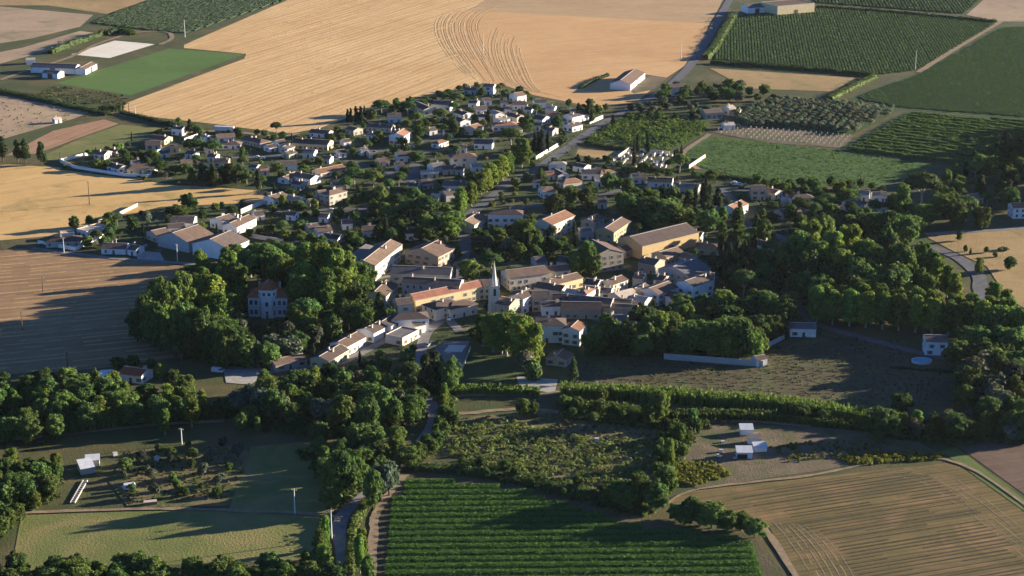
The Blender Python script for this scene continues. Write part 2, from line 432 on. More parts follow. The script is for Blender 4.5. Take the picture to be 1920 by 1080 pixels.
struct('ground', [(-5000, -800), (5000, -800), (5000, 9000), (-5000, 9000)], 'ground', 0.0)
FIELDS = [
 ('field', 'stubble', [(345, 84), (548, -4), (700, -60), (1000, -60), (890, 12), (852, 30), (850, 62), (872, 104), (905, 156), (800, 178), (690, 206), (600, 240), (540, 251), (400, 232), (256, 216), (228, 204), (240, 192), (458, 110), (462, 101), (345, 90)]),
 ('field', 'stubble_o', [(905, 156), (872, 104), (850, 62), (852, 30), (875, 20), (1330, 44), (1318, 75), (1292, 118), (1240, 152), (1195, 190), (1125, 203), (1000, 178), (940, 158)]),
 ('field', 'stubble_b', [(875, 20), (890, 12), (1000, -60), (1385, -60), (1345, 20), (1330, 44)]),
 ('field', 'green_crop', [(105, 156), (318, 91), (458, 102), (245, 179)]),
 ('field', 'dark_crop', [(165, 44), (200, 30), (310, -10), (420, -60), (700, -60), (545, -2), (345, 66), (255, 56)]),
 ('riding_arena', 'arena', [(133, 102), (215, 76), (290, 83), (205, 109)]),
 ('field', 'brown_far', [(-120, 20), (0, 12), (175, 28), (150, 50), (60, 72), (-120, 100)]),
 ('field', 'brown_far', [(-120, 120), (40, 90), (150, 58), (180, 62), (90, 95), (-20, 125)]),
 ('field', 'dry_grass', [(-100, -60), (420, -60), (310, -12), (200, 26), (90, 10), (-100, 10)]),
 ('field', 'brown_far', [(-120, 195), (0, 178), (60, 190), (170, 210), (140, 222), (0, 262), (-120, 290)]),
 ('field', 'red_soil', [(10, 292), (100, 245), (195, 224), (222, 232), (150, 258), (70, 288)]),
 ('field', 'meadow', [(72, 296), (150, 260), (226, 234), (300, 240), (318, 250), (270, 262), (180, 286), (110, 304)]),
 ('field', 'sand_field', [(-120, 300), (110, 314), (330, 348), (520, 352), (520, 378), (300, 388), (180, 418), (120, 440), (-120, 462)]),
 ('field', 'brown_field', [(-140, 500), (16, 466), (75, 468), (300, 492), (345, 500), (300, 560), (290, 640), (380, 664), (180, 692), (-140, 712)]),
 ('field', 'meadow', [(40, 966), (380, 956), (600, 968), (604, 1010), (570, 1050), (20, 1072)]),
 ('field', 'meadow', [(428, 958), (470, 838), (600, 826), (630, 880), (610, 962)]),
 ('vineyard_soil', 'vine_soil', [(755, 880), (1000, 912), (1200, 982), (1412, 1002), (1500, 1160), (690, 1160), (700, 960)]),
 ('field', 'row_field', [(1240, 940), (1310, 920), (1770, 868), (1800, 875), (1990, 1010), (1990, 1160), (1540, 1160), (1440, 985), (1330, 962)]),
 ('field', 'green_verge', [(1765, 846), (1792, 838), (1990, 990), (1990, 1008), (1802, 874)]),
 ('field', 'dark_red', [(1796, 837), (2000, 812), (2000, 985)]),
 ('field', 'dark_plough', [(1090, 676), (1240, 674), (1425, 690), (1470, 610), (1560, 632), (1700, 640), (1710, 690), (1840, 702), (1780, 765), (1600, 757), (1400, 742), (1060, 716)]),
 ('lawn', 'lawn', [(868, 642), (960, 650), (992, 722), (860, 716)]),
 ('field', 'scrub', [(846, 784), (1040, 770), (1240, 800), (1262, 900), (1200, 940), (1000, 905), (826, 850)]),
 ('field', 'yard', [(1242, 800), (1500, 798), (1700, 818), (1760, 850), (1310, 916), (1256, 905)]),
 ('field', 'dark_crop', [(1335, 112), (1372, 30), (1560, 13), (1870, 44), (1722, 132), (1645, 141)]),
 ('field', 'dark_crop', [(1875, 50), (2050, 40), (2050, 232), (1700, 206), (1588, 186), (1722, 138)]),
 ('field', 'dark_crop', [(1530, 6), (1480, -60), (1900, -60), (1828, 8), (1806, 27)]),
 ('field', 'brown_far', [(1812, 28), (1900, -50), (2050, -50), (2050, 44), (1872, 40)]),
 ('field', 'dark_crop', [(1095, 262), (1175, 210), (1330, 226), (1322, 250), (1255, 284)]),
 ('field', 'dark_crop', [(1376, 214), (1450, 184), (1692, 204), (1602, 252), (1390, 236)]),
 ('field', 'yard', [(1322, 246), (1385, 236), (1602, 254), (1580, 278), (1440, 268)]),
 ('field', 'low_vines', [(1278, 288), (1328, 256), (1570, 282), (1765, 312), (1640, 352), (1440, 346), (1310, 312)]),
 ('field', 'dry_grass', [(1330, 128), (1604, 146), (1562, 172), (1400, 166)]),
 ('field', 'dry_grass', [(1736, 444), (1990, 424), (1990, 620), (1890, 560), (1850, 500), (1785, 470)]),
 ('field', 'dry_grass', [(1042, 292), (1080, 280), (1170, 284), (1140, 302), (1060, 300)]),
 ('field', 'dark_crop', [(1560, 285), (1700, 208), (2050, 234), (2050, 330), (1800, 312)]),
 ('gravel_yard', 'gravel', [(418, 690), (486, 682), (500, 700), (470, 722), (424, 718)]),
 ('gravel_yard', 'gravel', [(968, 706), (1046, 712), (1040, 738), (975, 728)]),
 ('garden', 'garden', [(110, 318), (290, 246), (330, 236), (520, 250), (640, 250), (690, 212), (900, 160), (1110, 206), (1080, 290), (1320, 330), (1470, 350), (1660, 356), (1700, 430), (1480, 470), (1460, 600), (1120, 640), (860, 640), (640, 700), (560, 690), (690, 560), (480, 470), (440, 480), (70, 462), (140, 432), (300, 390), (500, 380), (500, 358), (330, 346)]),
 ('parking_court', 'paving', [(806, 640), (880, 640), (860, 712), (842, 690)]),
 ('sand_court', 'arena', [(832, 660), (842, 647), (874, 648), (866, 661)]),
 ('farm_yard', 'yard', [(1178, 163), (1212, 140), (1252, 146), (1225, 168), (1190, 175)]),
 ('field', 'scrub', [(236, 848), (330, 838), (452, 836), (470, 850), (430, 950), (240, 952), (205, 905)]),
 ('court', 'gravel', [(252, 470), (300, 474), (310, 492), (258, 486)]),
]
for i, (nm, mt, pts) in enumerate(FIELDS):
    struct(nm, G(pts), mt, 0.02 + 0.004 * i)
ROADS = [
 ([(652, 1120), (648, 1080), (642, 1030), (636, 990), (650, 958), (690, 925), (740, 880), (790, 830), (812, 795), (812, 768), (800, 740), (792, 700), (790, 660), (800, 625), (830, 600)], 5.0, 'asphalt_old'),
 ([(830, 600), (870, 470), (868, 430), (880, 405), (920, 372), (960, 340), (1005, 318), (1060, 280), (1120, 238), (1180, 205), (1240, 172), (1290, 128), (1322, 80), (1345, 40), (1385, -30)], 7.0, 'asphalt'),
 ([(1990, 640), (1850, 560), (1836, 520), (1806, 490), (1770, 472), (1730, 460)], 7.0, 'asphalt'),
 ([(1735, 440), (1920, 428), (1990, 424)], 5.0, 'asphalt_old'),
 ([(812, 747), (900, 740), (1000, 742), (1050, 735)], 3.2, 'track'),
 ([(818, 778), (880, 775), (1000, 768), (1200, 792), (1400, 790), (1520, 800)], 3.0, 'track'),
 ([(500, 700), (560, 690), (640, 680), (720, 640), (780, 615), (830, 600)], 4.5, 'asphalt_old'),
 ([(60, 466), (150, 478), (250, 488), (340, 494), (420, 500)], 4.0, 'asphalt_old'),
 ([(330, 250), (420, 246), (520, 256), (560, 250)], 4.0, 'track'),
 ([(700, 285), (760, 278), (800, 262), (860, 245), (930, 240), (1000, 258), (1030, 290)], 5.0, 'asphalt'),
 ([(400, 296), (480, 296), (560, 292), (640, 300), (720, 320), (760, 340), (780, 300), (800, 285), (880, 280)], 5.0, 'asphalt'),
 ([(780, 300), (776, 340), (740, 372), (700, 392), (640, 392), (560, 400), (500, 396)], 4.5, 'asphalt'),
 ([(930, 400), (1010, 385), (1100, 375), (1200, 350), (1340, 352), (1480, 372), (1600, 392)], 5.0, 'asphalt'),
 ([(1340, 352), (1372, 372), (1400, 420), (1470, 450), (1480, 500), (1500, 590), (1640, 640), (1800, 680)], 5.0, 'asphalt'),
 ([(0, 150), (60, 130), (130, 108), (180, 84), (250, 62), (310, 60), (322, 72), (300, 84)], 4.0, 'track'),
 ([(0, 172), (60, 182), (150, 204), (240, 218), (330, 236)], 5.0, 'track'),
 ([(1878, 40), (1800, 86), (1722, 136)], 5.0, 'track'),
 ([(700, 1120), (700, 1000), (712, 950), (760, 890)], 3.0, 'track'),
 ([(1540, 1160), (1440, 1000), (1400, 975)], 2.4, 'track'),
 ([(1250, 945), (1310, 918), (1500, 895), (1772, 862), (1990, 1000)], 1.5, 'track'),
 ([(1310, 318), (1280, 290), (1330, 252)], 3.5, 'track'),
 ([(40, 962), (300, 955), (480, 960), (600, 966), (640, 972)], 2.2, 'track'),
 ([(-40, 832), (120, 815), (280, 798), (420, 790)], 3.0, 'track'),
 ([(920, 590), (980, 600), (1060, 590), (1120, 600), (1200, 620)], 4.5, 'asphalt_old'),
 ([(860, 620), (800, 560), (740, 520), (690, 520), (700, 460)], 4.5, 'asphalt_old'),
]
for i, (p, wd, mt) in enumerate(ROADS):
    ribbon('road' if mt != 'track' else 'dirt_track', p, wd, mt, 0.22 + 0.004 * i, jitter=0.12 if mt != 'track' else 0.35, seed=i)
ROADPTS = []
for p, wd, mt in ROADS:
    ROADPTS += [(q.x, q.y, wd / 2) for q in smooth(G(p), 8)]

# straw swaths and furrows: low ridges left by the machines
def ridges(name, lines, wid, hgt, mat, z=0.05, seed=3, step=7.0, gap=0.12, wig=0.3):
    rg = random.Random(seed)
    m = MB()
    for ln in lines:
        Pp = [ln[0]]
        for a, b in zip(ln, ln[1:]):
            n = max(1, int((b - a).length / step))
            Pp += [a.lerp(b, (k + 1) / n) for k in range(n)]
        prev = None
        for i, p in enumerate(Pp):
            d = (Pp[min(i + 1, len(Pp) - 1)] - Pp[max(i - 1, 0)])
            if d.length < 1e-6: continue
            d.normalize()
            q = Vector((-d.y, d.x, 0))
            ww, hh = wid * rg.uniform(0.6, 1.3), hgt * rg.uniform(0.5, 1.3)
            j = q * rg.uniform(-wig, wig)
            cur = [p + j - q * ww / 2 + Vector((0, 0, z)), p + j + Vector((0, 0, z + hh)), p + j + q * ww / 2 + Vector((0, 0, z))]
            if prev and rg.random() > gap:
                m.face([prev[0], cur[0], cur[1], prev[1]], mat)
                m.face([prev[1], cur[1], cur[2], prev[2]], mat)
            prev = cur
    return tag(m.build(name), kind='stuff')
def parallel(poly, ang, spacing, rg, jit=0.25, margin=4.0):
    d = Vector((math.cos(ang), math.sin(ang), 0))
    q = Vector((-d.y, d.x, 0))
    us = [p.dot(q) for p in poly]
    ts = [p.dot(d) for p in poly]
    out = []
    u = min(us) + spacing
    while u < max(us):
        uu = u + rg.uniform(-jit, jit) * spacing
        seg = None
        t = min(ts)
        while t < max(ts):
            p = d * t + q * uu
            if inside(p, poly):
                if seg is None: seg = [p, p]
                else: seg[1] = p
            elif seg:
                if (seg[1] - seg[0]).length > 12: out.append([seg[0] + d * margin, seg[1] - d * margin])
                seg = None
            t += 4.0
        if seg and (seg[1] - seg[0]).length > 12: out.append([seg[0] + d * margin, seg[1] - d * margin])
        u += spacing
    return out
rg = random.Random(5)
ridges('straw_swaths', parallel(G(FIELDS[0][2]), A_STUB, 21.0, rg, .48), 1.5, 0.10, 'straw', 0.04, 5, 9, 0.45)
ridges('straw_swaths', parallel(G(FIELDS[1][2]), A_R, 16.0, rg), 1.2, 0.08, 'straw', 0.05, 6, 9, 0.45)
sw = []
for k in range(16):
    o = k * 5.4 - 34 + rg.uniform(-1.5, 1.5)
    sw.append(smooth(G([(905 + o * .8, 8 + abs(o) * .12), (868 + o, 22), (850 + o, 46), (858 + o, 80), (882 + o * .9, 118), (912 + o * .7, 152 + k * .5)]), 6)[rg.randrange(6):30 - rg.randrange(7)])
ridges('straw_swaths', sw[::2], 1.0, 0.07, 'straw', 0.06, 7, 7, 0.03, .15)
ridges('straw_swaths', sw[1::2], 1.1, 0.05, 'straw_dark', 0.06, 7, 7, 0.03, .15)
sw = []
for k in range(11):
    o = k * 6.0 + rg.uniform(-1.5, 1.5)
    sw.append(smooth(G([(925 + o, 50 + o * .25), (915 + o, 85 + o * .1), (925 + o, 125), (950 + o, 158 + k * 1.0), (1010 + o, 178 + k * .6)]), 6)[rg.randrange(8):24 - rg.randrange(9)])
ridges('straw_swaths', sw[::2], 0.9, 0.06, 'straw', 0.06, 8, 7, 0.04, .15)
ridges('straw_swaths', sw[1::2], 0.9, 0.05, 'straw_dark', 0.06, 8, 7, 0.04, .15)
rowp = G(FIELDS[17][2])
RA = ang_of((1440, 937), (1773, 887))
ridges('mown_rows', parallel(G([(1330, 935), (1500, 905), (1740, 880), (1790, 905), (1850, 950), (1940, 1040), (1990, 1090), (1990, 1160), (1620, 1160), (1540, 1030), (1440, 965)]), RA, 2.6, rg, 0.22), 1.0, 0.12, 'furrow', 0.08, 9, 14, 0.15, .12)
sw = [smooth(G([(1448 + k * 12, 978 + k * 1.5), (1476 + k * 13, 1010 + k), (1510 + k * 13, 1060), (1560 + k * 13, 1150)]), 8) for k in range(7)]
sw += [smooth(G([(1690 - k * 14, 878 + k * 4), (1760 - k * 11, 884 + k * 4), (1840 - k * 11, 932 + k * 4), (1990 - k * 9, 1050 + k * 5)]), 8) for k in range(5)]
ridges('mown_rows', sw[::2], 0.5, 0.06, 'earth', 0.09, 10, 9, 0.12, .1)
ridges('mown_rows', sw[1::2], 0.6, 0.06, 'dry_row', 0.09, 12, 9, 0.2, .1)
ridges('drill_rows', parallel(G(FIELDS[13][2]), ang_of((0, 565), (220, 545)), 6.0, rg, 0.3), 1.6, 0.10, "straw_dark", 0.07, 11, 8, 0.35)
# ------------------------------------------------------------ buildings
FOOT = []          # (x, y, radius) kept free of trees
OBST = []          # oriented footprints: centre, ux, L/2, W/2
def free(p, pad=0.5):
    for cx, cy, ux, uy, hl, hw in OBST:
        dx, dy = p[0] - cx, p[1] - cy
        if abs(dx) + abs(dy) > 60: continue
        a, b = dx * ux + dy * uy, -dx * uy + dy * ux
        if abs(a) < hl + pad and abs(b) < hw + pad: return False
    return True
def free_road(p, pad=0.6):
    for x, y, r in ROADPTS:
        if (p[0] - x) ** 2 + (p[1] - y) ** 2 < (r + pad) ** 2: return False
    return True
def mesh_window(shut):
    m = MB()
    a, b = 0.50, 0.75
    m.box(-a, a, -0.05, 0.015, -b, b, 'pane')
    for x0, x1, z0, z1 in ((-a - .1, -a, -b - .1, b + .1), (a, a + .1, -b - .1, b + .1), (-a, a, b, b + .1), (-a, a, -b - .1, -b)):
        m.box(x0, x1, -0.05, 0.06, z0, z1, 'frame')
    m.box(-0.04, 0.04, 0.015, 0.04, -b, b, 'frame')
    if shut:
        for x in (-a - .62, a + .1):
            m.box(x, x + .52, -0.02, 0.05, -b - .05, b + .05, shut)
    return m.mesh('window')
WIN = [mesh_window(None), mesh_window('shutter'), mesh_window('shutter_b')]
def mesh_door(wd, hg, mat):
    m = MB()
    m.box(-wd / 2, wd / 2, -0.05, 0.03, 0, hg, mat)
    for x0, x1 in ((-wd / 2 - .12, -wd / 2), (wd / 2, wd / 2 + .12)):
        m.box(x0, x1, -0.05, 0.07, 0, hg + .12, 'frame')
    m.box(-wd / 2, wd / 2, -0.05, 0.07, hg, hg + .12, 'frame')
    m.box(wd / 2 - .2, wd / 2 - .1, 0.03, 0.09, hg * .48, hg * .54, 'grey_metal')
    return m.mesh('door')
DOORS = [mesh_door(1.1, 2.2, 'door'), mesh_door(2.6, 2.4, 'shutter_b'), mesh_door(4.0, 4.2, 'door'), mesh_door(2.6, 2.4, 'frame')]
def chim_mesh():
    m = MB()
    m.box(-.35, .35, -.35, .35, -0.6, 1.1, 'chimney')
    m.box(-.45, .45, -.45, .45, 1.1, 1.25, 'verge')
    m.box(-.25, .25, -.25, .25, 1.25, 1.5, 'roof_b')
    return m.mesh('chimney')
CHIM = chim_mesh()
def wall_mesh(L, W, h, rise, typ, mat):
    m = MB()
    a, b = L / 2, W / 2
    c = [(-a, -b), (a, -b), (a, b), (-a, b)]
    m.face([(-a, -b, 0), (a, -b, 0), (a, -b, h), (-a, -b, h)], mat)
    if typ == 's':
        m.face([(a, b, 0), (-a, b, 0), (-a, b, h + rise), (a, b, h + rise)], mat)
        m.face([(a, -b, 0), (a, b, 0), (a, b, h + rise), (a, -b, h)], mat)
        m.face([(-a, b, 0), (-a, -b, 0), (-a, -b, h), (-a, b, h + rise)], mat)
    else:
        m.face([(a, b, 0), (-a, b, 0), (-a, b, h), (a, b, h)], mat)
        if typ == 'g':
            m.face([(a, -b, 0), (a, b, 0), (a, b, h), (a, 0, h + rise), (a, -b, h)], mat)
            m.face([(-a, b, 0), (-a, -b, 0), (-a, -b, h), (-a, 0, h + rise), (-a, b, h)], mat)
        else:
            m.face([(a, -b, 0), (a, b, 0), (a, b, h), (a, -b, h)], mat)
            m.face([(-a, b, 0), (-a, -b, 0), (-a, -b, h), (-a, b, h)], mat)
    return m
def slab(m, quad, th, top, edge):
    q = [Vector(p) for p in quad]
    n = (q[1] - q[0]).cross(q[2] - q[0]).normalized() * th
    lo = q
    hi = [p + n for p in q]
    m.face(hi, top)
    m.face(lo[::-1], edge)
    for i in range(len(q)):
        j = (i + 1) % len(q)
        m.face([lo[i], lo[j], hi[j], hi[i]], edge)
def roof_mesh(L, W, h, rise, typ, mat, ov=0.38):
    m = MB()
    a, b = L / 2, W / 2
    th = 0.2
    sl = rise / b
    eo = ov * sl
    if typ == 'g':
        slab(m, [(-a - .2, -b - ov, h - eo), (a + .2, -b - ov, h - eo), (a + .2, 0, h + rise), (-a - .2, 0, h + rise)], th, mat, 'verge')
        slab(m, [(a + .2, b + ov, h - eo), (-a - .2, b + ov, h - eo), (-a - .2, 0, h + rise + .002), (a + .2, 0, h + rise + .002)], th, mat, 'verge')
        m.box(-a - .2, a + .2, -.16, .16, h + rise + th - .06, h + rise + th + .09, 'verge')
    elif typ == 'h':
        k = max(0.2, a - b * 0.9)
        z0, z1 = h - eo, h + rise
        slab(m, [(-a - ov, -b - ov, z0), (a + ov, -b - ov, z0), (k, 0, z1), (-k, 0, z1)], th, mat, 'verge')
        slab(m, [(a + ov, b + ov, z0), (-a - ov, b + ov, z0), (-k, 0, z1), (k, 0, z1)], th, mat, 'verge')
        slab(m, [(a + ov, -b - ov, z0), (a + ov, b + ov, z0), (k, 0, z1)], th, mat, 'verge')
        slab(m, [(-a - ov, b + ov, z0), (-a - ov, -b - ov, z0), (-k, 0, z1)], th, mat, 'verge')
    elif typ == 's':
        e = ov * rise / W
        slab(m, [(-a - .2, -b - ov, h - e), (a + .2, -b - ov, h - e), (a + .2, b + ov, h + rise + e), (-a - .2, b + ov, h + rise + e)], th, mat, 'verge')
    elif typ == 'f':
        m.box(-a + .25, a - .25, -b + .25, b - .25, h - .3, h - .1, mat)
        for x0, x1, y0, y1 in ((-a - .03, a + .03, -b - .03, -b + .25), (-a - .03, a + .03, b - .25, b + .03), (-a - .03, -a + .25, -b + .25, b - .25), (a - .25, a + .03, -b + .25, b - .25)):
            m.box(x0, x1, y0, y1, h - .3, h + .25, 'verge')
    return m
HN = dict(house='house', villa='house', barn='barn', shed='shed', hangar='warehouse', farm='farmhouse')
HOUSES = {}
def house(ax, ay, bx, by, W, h, typ='g', roof='d', wall='w', label=None, name='house', slope=18.5, win=True, chim=1, seed=0, cat=None):
    rise = W / 2 * math.tan(R(slope)) if typ in 'gh' else (W * math.tan(R(10)) if typ == 's' else 0.0)
    zr = h + rise
    A, B = at(ax, ay, zr), at(bx, by, zr)
    d = B - A
    L = max(5.0, d.length - 0.4)
    if typ == 'h': L = L + W * 0.9 if d.length < 99 else L
    if d.x < 0: d = -d
    rz = math.atan2(d.y, d.x)
    c = (A + B) / 2
    rg = random.Random(seed * 7 + 13)
    e = empty(name, (c.x, c.y, 0), rz)
    wm = 'wall_' + wall
    wall_mesh(L, W, h, rise, typ, wm).build('wall', e)
    rf = roof_mesh(L, W, h, rise, typ, 'roof_' + roof).build('roof', e)
    for q in range(chim if typ in 'gh' else 0):
        co = link('chimney', CHIM, rf)
        co.location = (rg.uniform(-.38, .38) * L * (1 if typ == 'g' else .4), rg.choice((-1, 1)) * W * rg.uniform(.08, .2), h + rise * .75 + .3)
        s_ = rg.uniform(.8, 1.25)
        co.scale = (s_, s_, rg.uniform(.7, 1.2))
    if win:
        wt = WIN[rg.choice((0, 1, 1, 2))]
        st = max(1, int((h + 0.5) // 2.9))
        faces = [(Vector((0, -W / 2, 0)), -math.pi / 2, L), (Vector((L / 2, 0, 0)), 0.0, W), (Vector((-L / 2, 0, 0)), math.pi, W), (Vector((0, W / 2, 0)), math.pi / 2, L)]
        tocam = (-c).normalized()
        door_done = False
        for fc, fa, fl in faces:
            nrm = Vector((math.cos(fa + rz), math.sin(fa + rz), 0))
            if nrm.dot(tocam) < -0.25: continue
            n = max(1, int(fl / rg.uniform(3.0, 4.2)))
            M = Matrix.Rotation(fa + math.pi / 2, 4, 'Z')     # window mesh faces +y... turned so that +y is outward
            for s_i in range(st):
                for k in range(n):
                    t = (k + 0.5) / n - 0.5 + rg.uniform(-.04, .04)
                    along = Vector((-math.sin(fa), math.cos(fa), 0)) * (t * fl)
                    zc = min(1.55 + s_i * 2.8, h - 0.95)
                    if s_i == 0 and not door_done and k == n // 2:
                        o = link('door', DOORS[0] if h < 6.5 or rg.random() < .7 else DOORS[1], e)
                        o.location = fc + along
                        o.rotation_euler = (0, 0, fa - math.pi / 2)
                        door_done = True
                        continue
                    if rg.random() < 0.12: continue
                    o = link('window', wt, e)
                    o.location = fc + along + Vector((0, 0, zc))
                    o.rotation_euler = (0, 0, fa - math.pi / 2)
    if win == 0 and h > 3.5:
        fa, fl = -math.pi / 2, L
        o = link('door', DOORS[2], e)
        o.location = (0, -W / 2, 0)
        o.rotation_euler = (0, 0, -math.pi)
    OBST.append((c.x, c.y, math.cos(rz), math.sin(rz), L / 2, W / 2))
    px = px_of((c.x, c.y, h * .6))
    cat = cat or {'barn': 'barn', 'hangar': 'warehouse', 'shed': 'shed'}.get(name, 'house')
    if label:
        tag(e, label, cat, 'houses of the village' if cat == 'house' else None)
    else:
        size = 'low' if h < 3.7 else ('two-storey' if h < 7.5 else 'tall')
        tp = {'g': 'gabled', 'h': 'hip-roofed', 'f': 'flat-roofed', 's': 'lean-to'}[typ]
        if typ == 'f': base = f"{size} {WALLN[wall]} {tp} {name}"
        else: base = f"{size} {WALLN[wall]} {tp} {name} with {ROOFN[roof].split()[0]} tiles"
        auto(e, base, cat, 'houses of the village', px)
    return e
